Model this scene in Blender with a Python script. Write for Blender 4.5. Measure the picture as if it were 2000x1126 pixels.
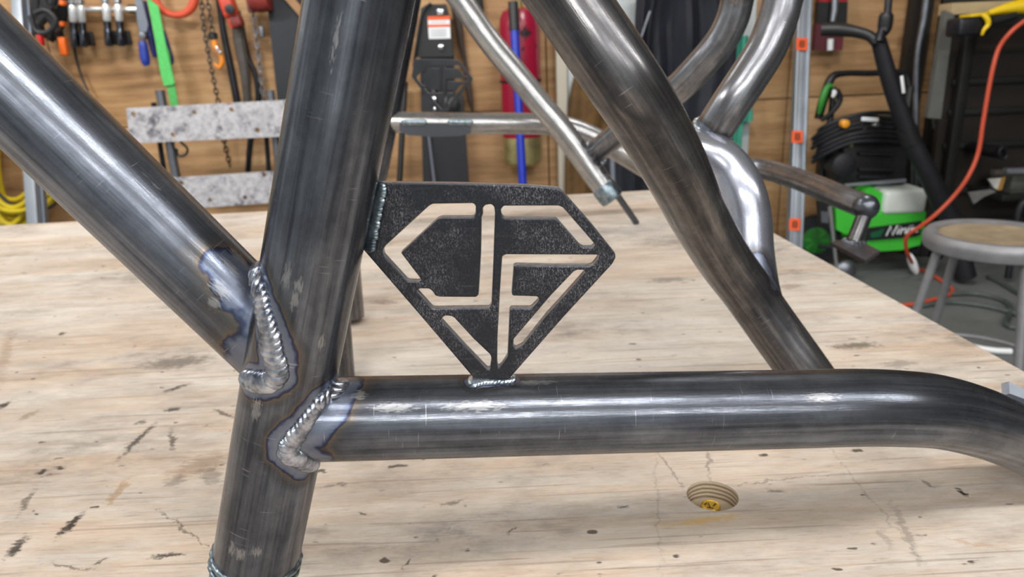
import bpy, bmesh, math, random
import numpy as np
from mathutils import Vector, Matrix
random.seed(7)
for o in list(bpy.data.objects): bpy.data.objects.remove(o)
SC = bpy.context.scene
COL = SC.collection
# ------------------------------------------------------------------ camera, world, lights, exposure
F = 1387.0                                   # focal length in pixels of the 2000 x 1126 frame
PITCH, ROLL = math.radians(18.0), math.radians(2.5)
TABLE = 0.76
CAM = Vector((0, 0, TABLE + 0.30))
_f = Vector((0, math.cos(PITCH), -math.sin(PITCH)))
_r0, _u0 = Vector((1, 0, 0)), Vector((0, math.sin(PITCH), math.cos(PITCH)))
_r = math.cos(ROLL) * _r0 - math.sin(ROLL) * _u0
_u = math.sin(ROLL) * _r0 + math.cos(ROLL) * _u0
cd = bpy.data.cameras.new('camera'); cam = bpy.data.objects.new('camera', cd); COL.objects.link(cam)
cam.matrix_world = Matrix(((_r.x, _u.x, -_f.x, CAM.x), (_r.y, _u.y, -_f.y, CAM.y), (_r.z, _u.z, -_f.z, CAM.z), (0, 0, 0, 1)))
cd.sensor_width = 36; cd.lens = 36 * F / 2000; cd.clip_start = 0.01
cd.dof.use_dof = True; cd.dof.focus_distance = 0.355; cd.dof.aperture_fstop = 13.5
SC.camera = cam
W = bpy.data.worlds.new('world'); SC.world = W; W.use_nodes = True
W.node_tree.nodes['Background'].inputs[0].default_value = (0.6, 0.65, 0.72, 1)
W.node_tree.nodes['Background'].inputs[1].default_value = 0.05
SC.view_settings.view_transform = 'Standard'; SC.view_settings.look = 'None'
SC.view_settings.gamma = 1; SC.view_settings.use_curve_mapping = False
SC.view_settings.exposure = 0.10
CEIL = 2.75
LIGHTS = [  # x, y, length along x, length along y, power
    (-0.75, -0.75, 1.2, 0.26, 26), (0.75, -0.75, 1.2, 0.26, 26), (2.4, -0.75, 1.8, 0.26, 44),
    (-0.75, -3.1, 1.2, 0.14, 72), (0.75, -3.1, 1.2, 0.14, 72), (2.25, -3.1, 1.2, 0.14, 56),
    (-2.7, 1.7, 0.6, 0.14, 36), (-0.9, 1.7, 0.6, 0.14, 26), (0.9, 1.7, 0.6, 0.14, 21),
    (-2.4, 0.4, 0.14, 1.2, 30),
]
for (lx, ly, sx, sy, pw) in LIGHTS:
    L = bpy.data.lights.new('tube_lamp', 'AREA'); L.shape = 'RECTANGLE'; L.size = sx; L.size_y = sy
    L.energy = pw; L.color = (1.0, 0.995, 0.98)
    lo = bpy.data.objects.new('tube_lamp', L); COL.objects.link(lo); lo.location = (lx, ly, CEIL - 0.075)
    if ly > 1: lo.rotation_euler = (math.radians(48), 0, 0); lo.location.z = CEIL - 0.16; lo.location.y += 0.05   # added unseen lamps, tilted so they brighten only the tool wall

# ------------------------------------------------------------------ pixel -> point of the place
def ray(x, y): return _f + _r * ((x - 1000) / F) + _u * ((563 - y) / F)
def PZ(x, y, z): return CAM + ray(x, y) * z                      # at a distance along the lens axis
def PD(x, y, d): v = ray(x, y); return CAM + v * (d / v.y)       # on the upright plane y = d
def PT(x, y, h): v = ray(x, y); return CAM + v * ((h - CAM.z) / v.z)   # on the level plane z = h
def px(d): return d * 0.965 / F                                  # size of one pixel on plane y = d

# ------------------------------------------------------------------ materials
def lin(c):
    return tuple(((v / 255) / 12.92 if v / 255 <= 0.04045 else ((v / 255 + 0.055) / 1.055) ** 2.4) for v in c) + (1.0,)
class NT:
    def __init__(s, name):
        s.m = bpy.data.materials.new(name); s.m.use_nodes = True; s.t = s.m.node_tree
        s.b = s.t.nodes['Principled BSDF']
    def n(s, typ, **kw):
        nd = s.t.nodes.new(typ)
        for k, v in kw.items():
            if k.startswith('i_'):
                key = k[2:]; nd.inputs[int(key) if key.isdigit() else key].default_value = v
            else: setattr(nd, k, v)
        return nd
    def l(s, a, b): s.t.links.new(a, b)
    def ramp(s, src, stops):
        r = s.n('ShaderNodeValToRGB'); cr = r.color_ramp
        while len(cr.elements) < len(stops): cr.elements.new(0.5)
        for e, (p, c) in zip(cr.elements, stops): e.position = p; e.color = c if len(c) == 4 else tuple(c) + (1,)
        s.l(src, r.inputs[0]); return r.outputs[0]
    def mixc(s, fac, a, b, mode='MIX'):
        m = s.n('ShaderNodeMix', data_type='RGBA', blend_type=mode)
        for i, v in ((0, fac), (6, a), (7, b)):
            if isinstance(v, (int, float)): m.inputs[i].default_value = v
            elif isinstance(v, tuple): m.inputs[i].default_value = v
            else: s.l(v, m.inputs[i])
        return m.outputs[2]
    def math(s, op, a, b=0.0, clamp=False):
        m = s.n('ShaderNodeMath', operation=op); m.use_clamp = clamp
        for i, v in ((0, a), (1, b)):
            if isinstance(v, (int, float)): m.inputs[i].default_value = v
            else: s.l(v, m.inputs[i])
        return m.outputs[0]
    def noise(s, vec, scale, detail=3, rough=0.5, mapscale=None, rot=(0, 0, 0), loc=(0, 0, 0)):
        if mapscale is not None:
            mp = s.n('ShaderNodeMapping'); mp.inputs['Scale'].default_value = mapscale
            mp.inputs['Rotation'].default_value = rot; mp.inputs['Location'].default_value = loc
            s.l(vec, mp.inputs[0]); vec = mp.outputs[0]
        t = s.n('ShaderNodeTexNoise', i_Scale=scale, i_Detail=detail, i_Roughness=rough); s.l(vec, t.inputs['Vector'])
        return t.outputs[0]
    def mrange(s, v, a, b, c, d, smooth=False):
        m = s.n('ShaderNodeMapRange', i_1=a, i_2=b, i_3=c, i_4=d)
        if smooth: m.interpolation_type = 'SMOOTHSTEP'
        s.l(v, m.inputs[0]); return m.outputs[0]
    def bump(s, h, strength, dist=0.001):
        b = s.n('ShaderNodeBump', i_Strength=strength, i_Distance=dist); s.l(h, b.inputs['Height'])
        s.l(b.outputs[0], s.b.inputs['Normal'])
_mats = {}
def mat(name, rgb, rough=0.5, metal=0.0, var=0.25, scale=14, bump=0.05, stretch=(1, 1, 1), spec=0.5):
    if name in _mats: return _mats[name]
    t = NT(name); c = lin(rgb)
    tc = t.n('ShaderNodeTexCoord').outputs['Object']
    n = t.noise(tc, scale, 4, 0.6, mapscale=stretch)
    lo = tuple(v * (1 - var) for v in c[:3]) + (1,); hi = tuple(min(1, v * (1 + var)) for v in c[:3]) + (1,)
    t.l(t.ramp(n, [(0.3, lo), (0.7, hi)]), t.b.inputs['Base Color'])
    t.b.inputs['Roughness'].default_value = rough; t.b.inputs['Metallic'].default_value = metal
    t.b.inputs['Specular IOR Level'].default_value = spec
    if bump: t.bump(n, bump, 0.003)
    _mats[name] = t.m; return t.m

def steel(name, dark, light, rough=0.3, scr=0.35, metal=0.82):
    """raw drawn steel tube: mill-scale streaks along the tube, heat tint round the welds, ground patches and painted highlights"""
    t = NT(name)
    uv = t.n('ShaderNodeUVMap', uv_map='UVMap').outputs[0]
    st = t.noise(uv, 1.0, 4, 0.65, mapscale=(260, 5, 1))
    st2 = t.noise(uv, 1.0, 3, 0.6, mapscale=(70, 9, 1), loc=(3, 7, 0))
    mo = t.noise(uv, 1.0, 5, 0.7, mapscale=(60, 45, 1), loc=(9, 1, 0))
    a = t.math('ADD', t.math('MULTIPLY', st, 0.45), t.math('ADD', t.math('MULTIPLY', st2, 0.3), t.math('MULTIPLY', mo, 0.25)))
    base = t.ramp(a, [(0.40, lin(dark)), (0.5, lin([(x + y) / 2 for x, y in zip(dark, light)])), (0.60, lin(light))])
    heat = t.n('ShaderNodeAttribute', attribute_name='weld_distance').outputs['Fac']
    hn = t.math('ADD', heat, t.mrange(t.noise(uv, 1.0, 3, 0.6, mapscale=(50, 50, 1), loc=(4, 4, 0)), 0.3, 0.7, -0.0035, 0.0035))
    h = t.mrange(hn, 0.0, 0.03, 0.0, 1.0)
    tint = t.ramp(h, [(0.0, lin((70, 76, 88))), (0.30, lin((116, 122, 136))), (0.45, lin((98, 106, 124))), (0.50, lin((44, 55, 86))),
                      (0.53, lin((34, 30, 48))), (0.565, lin((94, 82, 68))), (0.61, lin((78, 72, 66))), (0.74, lin((46, 46, 50)))])
    f = t.mrange(h, 0.56, 0.9, 0.82, 0.0)
    c = t.mixc(f, base, tint)
    bare_and_glint = t.n('ShaderNodeAttribute', attribute_name='bare_and_glint').outputs['Fac']
    fine = t.noise(uv, 1.0, 2, 0.5, mapscale=(1500, 260, 1), rot=(0, 0, 0.35))
    bf = t.mrange(t.math('ADD', bare_and_glint, t.math('MULTIPLY', t.math('SUBTRACT', fine, 0.5), 2.2)), 0.40, 0.85, 0.0, 1.0)
    c = t.mixc(t.math('MULTIPLY', t.math('MULTIPLY', bf, 0.45), t.mrange(bare_and_glint, 0.0, 0.25, 0.0, 1.0)), c, lin((164, 164, 164)))
    sc1 = t.noise(uv, 1.0, 1, 0.4, mapscale=(60, 1400, 1), rot=(0, 0, 0.5), loc=(2, 5, 0))
    msk = t.noise(uv, 1.0, 1, 0.4, mapscale=(40, 40, 1), loc=(5, 2, 0))
    sf = t.math('MULTIPLY', t.mrange(sc1, 0.71, 0.74, 0.0, scr), t.mrange(msk, 0.52, 0.6, 0.0, 1.0))
    c = t.mixc(sf, c, lin((190, 190, 190)))
    t.l(c, t.b.inputs['Base Color'])
    t.b.inputs['Metallic'].default_value = metal
    r = t.math('ADD', t.mrange(a, 0.4, 0.6, rough + 0.10, rough - 0.06), t.math('MULTIPLY', bf, 0.06))
    t.l(r, t.b.inputs['Roughness'])
    fb = t.noise(uv, 1.0, 3, 0.6, mapscale=(900, 60, 1))
    t.bump(t.math('ADD', fb, t.math('MULTIPLY', mo, 1.5)), 0.10, 0.0006)
    return t.m

# ------------------------------------------------------------------ mesh builder
class MB:
    def __init__(s): s.v = []; s.f = []; s.uv = None
    def add(s, vs, fs):
        k = len(s.v); s.v += [Vector(p) for p in vs]; s.f += [tuple(i + k for i in f) for f in fs]; return s
    def box(s, c, size, M=None):
        c = Vector(c); h = [x / 2 for x in size]
        vs = [Vector((sx * h[0], sy * h[1], sz * h[2])) for sx in (-1, 1) for sy in (-1, 1) for sz in (-1, 1)]
        if M is not None: vs = [M @ v for v in vs]
        return s.add([c + v for v in vs], [(0, 1, 3, 2), (4, 6, 7, 5), (0, 4, 5, 1), (2, 3, 7, 6), (0, 2, 6, 4), (1, 5, 7, 3)])
    def rbox(s, c, size, b, M=None):
        """box with chamfered edges"""
        bm = bmesh.new(); bmesh.ops.create_cube(bm, size=1)
        for v in bm.verts: v.co = Vector((v.co.x * size[0], v.co.y * size[1], v.co.z * size[2]))
        bmesh.ops.bevel(bm, geom=list(bm.edges), offset=b, segments=3, affect='EDGES', profile=0.5)
        bm.verts.index_update()
        vs = [Vector(c) + ((M @ v.co) if M is not None else v.co) for v in bm.verts]
        fs = [[v.index for v in f.verts] for f in bm.faces]; bm.free(); return s.add(vs, fs)
    def prism(s, pts, ext):
        n = len(pts); ext = Vector(ext); pts = [Vector(p) for p in pts]
        return s.add(pts + [p + ext for p in pts],
                     [tuple(range(n)), tuple(range(2 * n - 1, n - 1, -1))] + [(i, i + n, (i + 1) % n + n, (i + 1) % n) for i in range(n)])
    def tube(s, pts, r, n=12, cap=True, closed=False, flat=1.0):
        pts = [Vector(p) for p in pts]; m = len(pts)
        rs = r if isinstance(r, (list, tuple)) else [r] * m
        T = []
        for i in range(m):
            a = pts[(i - 1) % m] if closed else pts[max(i - 1, 0)]; b = pts[(i + 1) % m] if closed else pts[min(i + 1, m - 1)]
            d = b - a; T.append(d.normalized() if d.length > 1e-9 else Vector((0, 0, 1)))
        ref = Vector((0, 0, 1)) if abs(T[0].z) < 0.9 else Vector((0, -1, 0))
        N = (ref - T[0] * ref.dot(T[0])).normalized(); vs = []
        for i in range(m):
            N = (N - T[i] * N.dot(T[i])).normalized(); B = T[i].cross(N)
            for k in range(n):
                a = 2 * math.pi * k / n
                vs.append(pts[i] + (N * math.cos(a) * flat + B * math.sin(a)) * rs[i])
        fs = []
        for i in range(m if closed else m - 1):
            j = (i + 1) % m
            for k in range(n): fs.append((i * n + k, i * n + (k + 1) % n, j * n + (k + 1) % n, j * n + k))
        if cap and not closed: fs += [tuple(range(n - 1, -1, -1)), tuple(range((m - 1) * n, m * n))]
        return s.add(vs, fs)
    def lathe(s, prof, o, ax=(0, 0, 1), n=24, cap=True):
        """profile of (radius, height) turned about axis ax through o"""
        ax = Vector(ax).normalized(); ref = Vector((1, 0, 0)) if abs(ax.x) < 0.9 else Vector((0, 1, 0))
        X = (ref - ax * ref.dot(ax)).normalized(); Y = ax.cross(X); o = Vector(o); vs = []
        for (r, h) in prof:
            for k in range(n):
                a = 2 * math.pi * k / n; vs.append(o + ax * h + (X * math.cos(a) + Y * math.sin(a)) * max(r, 1e-5))
        fs = [(i * n + k, i * n + (k + 1) % n, (i + 1) * n + (k + 1) % n, (i + 1) * n + k) for i in range(len(prof) - 1) for k in range(n)]
        if cap: fs += [tuple(range(n - 1, -1, -1)), tuple(range((len(prof) - 1) * n, len(prof) * n))]
        return s.add(vs, fs)
    def blob(s, c, X, Y, Z, nu=10, nv=6):
        c = Vector(c); prof = []
        vs = []
        for j in range(nv + 1):
            b = math.pi * (j / nv - 0.5)
            for k in range(nu):
                a = 2 * math.pi * k / nu
                vs.append(c + X * (math.cos(a) * math.cos(b)) + Y * (math.sin(a) * math.cos(b)) + Z * math.sin(b))
        return s.add(vs, [(j * nu + k, j * nu + (k + 1) % nu, (j + 1) * nu + (k + 1) % nu, (j + 1) * nu + k) for j in range(nv) for k in range(nu)])
    def mesh(s, name, org=(0, 0, 0), smooth=35):
        me = bpy.data.meshes.new(name); o = Vector(org)
        me.from_pydata([tuple(v - o) for v in s.v], [], s.f)
        bm = bmesh.new(); bm.from_mesh(me); bmesh.ops.recalc_face_normals(bm, faces=bm.faces); bm.to_mesh(me); bm.free()
        if smooth: me.shade_smooth(); me.set_sharp_from_angle(angle=math.radians(smooth))
        me.update(); return me

ORG = {}
def tag(o, label=None, cat=None, group=None, kind=None):
    if label: o['label'] = label
    if cat: o['category'] = cat
    if group: o['group'] = group
    if kind: o['kind'] = kind
    return o
def thing(name, loc, label, cat, group=None):
    o = bpy.data.objects.new(name, None); COL.objects.link(o); o.empty_display_size = 0.05
    o.location = loc; ORG[o.name] = Vector(loc); return tag(o, label, cat, group)
def link(me, name, m, parent=None, org=None, label=None):
    o = bpy.data.objects.new(name, me); COL.objects.link(o)
    if m is not None:
        me.materials.clear(); me.materials.append(m)
    if parent is not None:
        o.parent = parent; ORG[o.name] = Vector(org)
    else: o.location = org; ORG[o.name] = Vector(org)
    if label: o['label'] = label
    return o
def part(name, mb, m, parent, label=None, smooth=35):
    org = ORG[parent.name]
    return link(mb.mesh(name, org, smooth), name, m, parent, org, label)
def solo(name, mb, m, label=None, cat=None, group=None, kind=None, smooth=35):
    xs = np.array([tuple(v) for v in mb.v]); lo, hi = xs.min(0), xs.max(0)
    org = Vector(((lo[0] + hi[0]) / 2, (lo[1] + hi[1]) / 2, lo[2]))
    return tag(link(mb.mesh(name, org, smooth), name, m, None, org), label, cat, group, kind)
def base_of(pts):
    a = np.array([tuple(p) for p in pts]); return Vector(((a[:, 0].min() + a[:, 0].max()) / 2, (a[:, 1].min() + a[:, 1].max()) / 2, a[:, 2].min()))

def catmull(pts, step):
    """smooth path through points (tuples of any length), resampled at about equal steps"""
    P = [np.array(tuple(p), float) for p in pts]
    P = [2 * P[0] - P[1]] + P + [2 * P[-1] - P[-2]]
    out = []
    for i in range(1, len(P) - 2):
        for k in range(24):
            t = k / 24
            out.append(0.5 * ((2 * P[i]) + (-P[i - 1] + P[i + 1]) * t + (2 * P[i - 1] - 5 * P[i] + 4 * P[i + 1] - P[i + 2]) * t * t + (-P[i - 1] + 3 * P[i] - 3 * P[i + 1] + P[i + 2]) * t ** 3))
    out.append(P[-2]); out = np.array(out)
    d = np.concatenate([[0], np.cumsum(np.linalg.norm(np.diff(out[:, :3], axis=0), axis=1))])
    n = max(2, int(d[-1] / step) + 1); q = np.linspace(0, d[-1], n)
    return np.stack([np.interp(q, d, out[:, k]) for k in range(out.shape[1])], 1)
def VP(a): return [Vector(p[:3]) for p in a]

def rounded(poly, r, seg=4):
    """round the corners of a closed 2-D outline"""
    out = []; n = len(poly)
    for i in range(n):
        p = Vector(poly[i]); a = Vector(poly[i - 1]) - p; b = Vector(poly[(i + 1) % n]) - p
        rr = min(r, a.length * 0.45, b.length * 0.45)
        A = p + a.normalized() * rr; B = p + b.normalized() * rr
        for k in range(seg + 1):
            t = k / seg; out.append((A * (1 - t) ** 2 + p * 2 * t * (1 - t) + B * t * t))
    return out
def cut_sheet(loops, thick, M, bevel=0.0):
    """sheet with holes: loops are 2-D outlines (the first one the rim), thick along local -z .. +z; M places it"""
    cu = bpy.data.curves.new('sheet', 'CURVE'); cu.dimensions = '2D'; cu.fill_mode = 'BOTH'
    cu.extrude = thick / 2 - bevel; cu.bevel_depth = bevel; cu.bevel_resolution = 1; cu.offset = -bevel
    for lp in loops:
        sp = cu.splines.new('POLY'); sp.points.add(len(lp) - 1); sp.use_cyclic_u = True
        for p, q in zip(sp.points, lp): p.co = (q[0], q[1], 0, 1)
    ob = bpy.data.objects.new('sheet', cu); COL.objects.link(ob)
    dg = bpy.context.evaluated_depsgraph_get(); me = bpy.data.meshes.new_from_object(ob.evaluated_get(dg))
    bpy.data.objects.remove(ob); bpy.data.curves.remove(cu)
    mb = MB(); mb.add([M @ v.co for v in me.vertices], [tuple(p.vertices) for p in me.polygons]); bpy.data.meshes.remove(me)
    return mb

# ------------------------------------------------------------------ materials of the place
def wood_wall():
    t = NT('plywood_wall'); tc = t.n('ShaderNodeTexCoord').outputs['Object']
    g = t.noise(tc, 1.0, 5, 0.65, mapscale=(2.2, 2.2, 26)); w = t.noise(tc, 1.0, 3, 0.6, mapscale=(1.1, 1, 5), loc=(4, 0, 2))
    fine = t.noise(tc, 1.0, 4, 0.7, mapscale=(8, 8, 160))
    a = t.math('ADD', t.math('MULTIPLY', g, 0.45), t.math('ADD', t.math('MULTIPLY', w, 0.35), t.math('MULTIPLY', fine, 0.2)))
    c = t.ramp(a, [(0.33, lin((122, 88, 56))), (0.5, lin((174, 134, 92))), (0.66, lin((204, 168, 124)))])
    k = t.noise(tc, 5.5, 2, 0.5); c = t.mixc(t.mrange(k, 0.72, 0.8, 0, 0.6), c, lin((88, 52, 26)))
    t.l(c, t.b.inputs['Base Color']); t.b.inputs['Roughness'].default_value = 0.6; t.bump(fine, 0.08, 0.002); return t.m
M_WALL = wood_wall()
M_STEEL = steel('raw_steel', (66, 70, 78), (120, 124, 133), 0.27)
M_STEEL_LOW = steel('raw_steel_blued', (54, 57, 64), (112, 115, 122), 0.24)
M_STEEL_BROWN = steel('raw_steel_brushed', (60, 60, 64), (124, 121, 120), 0.26)
M_STEEL_MID = steel('raw_steel_wiped', (84, 85, 90), (152, 152, 156), 0.26, 0.6, 0.85)
M_STEEL_LIGHT = steel('cleaned_steel', (120, 120, 122), (186, 184, 182), 0.27, 0.4, 0.85)
M_STEEL_BRIGHT = steel('polished_steel', (134, 137, 148), (186, 189, 200), 0.24, 0.3, 0.85)

# ------------------------------------------------------------------ the room
RX0, RX1, RY0, RY1 = -3.4, 3.9, -4.6, 3.80
M_FLOOR = mat('concrete', (98, 101, 99), 0.75, 0, 0.22, 5, 0.15)
M_CEIL = mat('ceiling_paint', (222, 220, 216), 0.8, 0, 0.08, 3, 0.02)
M_PAINT = mat('pale_paint', (188, 194, 196), 0.5, 0, 0.06, 5, 0.02)
solo('floor', MB().box(((RX0 + RX1) / 2, (RY0 + RY1) / 2, -0.05), (RX1 - RX0 + 0.4, RY1 - RY0 + 0.4, 0.1)), M_FLOOR, 'grey concrete garage floor', kind='structure')
solo('ceiling', MB().box(((RX0 + RX1) / 2, (RY0 + RY1) / 2, CEIL + 0.05), (RX1 - RX0 + 0.4, RY1 - RY0 + 0.4, 0.1)), M_CEIL, kind='structure')
wb = solo('wall_back', MB().box(((RX0 + RX1) / 2, RY1 + 0.08, CEIL / 2), (RX1 - RX0 + 0.4, 0.1, CEIL)), mat('wall_studs', (70, 48, 30), 0.8), 'plywood lined back wall', kind='structure')
SEAMZ = PD(1520, 193, RY1).z
for k in range(6):                                   # plywood sheets on the back wall, joints open a few millimetres
    x0 = -3.52 + k * 1.25
    for (z0, z1) in ((0.0, SEAMZ - 0.003), (SEAMZ + 0.003, CEIL)):
        mb = MB().rbox((x0 + 0.62, RY1 + 0.015, (z0 + z1) / 2), (1.244, 0.03, z1 - z0), 0.002)
        part('plywood_sheet', mb, M_WALL, wb)
solo('wall_left', MB().box((RX0 - 0.05, (RY0 + RY1) / 2, CEIL / 2), (0.1, RY1 - RY0, CEIL)), M_PAINT, kind='structure')
solo('wall_right', MB().box((RX1 + 0.05, (RY0 + RY1) / 2, CEIL / 2), (0.1, RY1 - RY0, CEIL)), mat('dark_wall', (46, 38, 32), 0.8), kind='structure')
solo('wall_front', MB().box(((RX0 + RX1) / 2, RY0 - 0.05, CEIL / 2), (RX1 - RX0 + 0.4, 0.1, CEIL)), M_PAINT, kind='structure')
LAMPLAB = ['white ceiling strip light %s' % p for p in ('just behind the camera, leftmost of three', 'just behind the camera, middle of three', 'just behind the camera, rightmost of three', 'at the front of the garage, leftmost of three', 'at the front of the garage, middle of three', 'at the front of the garage, rightmost of three', 'added to brighten the plywood wall, leftmost of three', 'added to brighten the plywood wall, middle of three', 'added to brighten the plywood wall, rightmost of three', 'running lengthwise along the left wall')]
for i, (lx, ly, sx, sy, pw) in enumerate(LIGHTS):
    t = thing('shop_light', (lx, ly, CEIL - 0.07), LAMPLAB[i], 'light')
    if ly > 1:  # housing and bracket of the added wall lamps
        part('housing', MB().rbox((lx, ly + 0.015, CEIL - 0.125), (sx + 0.06, sy + 0.06, 0.07), 0.012, Matrix.Rotation(math.radians(48), 3, 'X')), mat('lamp_white', (225, 225, 225), 0.4), t)
        part('bracket', MB().rbox((lx, ly, CEIL - 0.03), (0.06, 0.05, 0.06), 0.005), mat('lamp_white', (225, 225, 225), 0.4), t)
    else: part('housing', MB().rbox((lx, ly, CEIL - 0.035), (sx + 0.06, sy + 0.06, 0.068), 0.012), mat('lamp_white', (225, 225, 225), 0.4), t)
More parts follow.
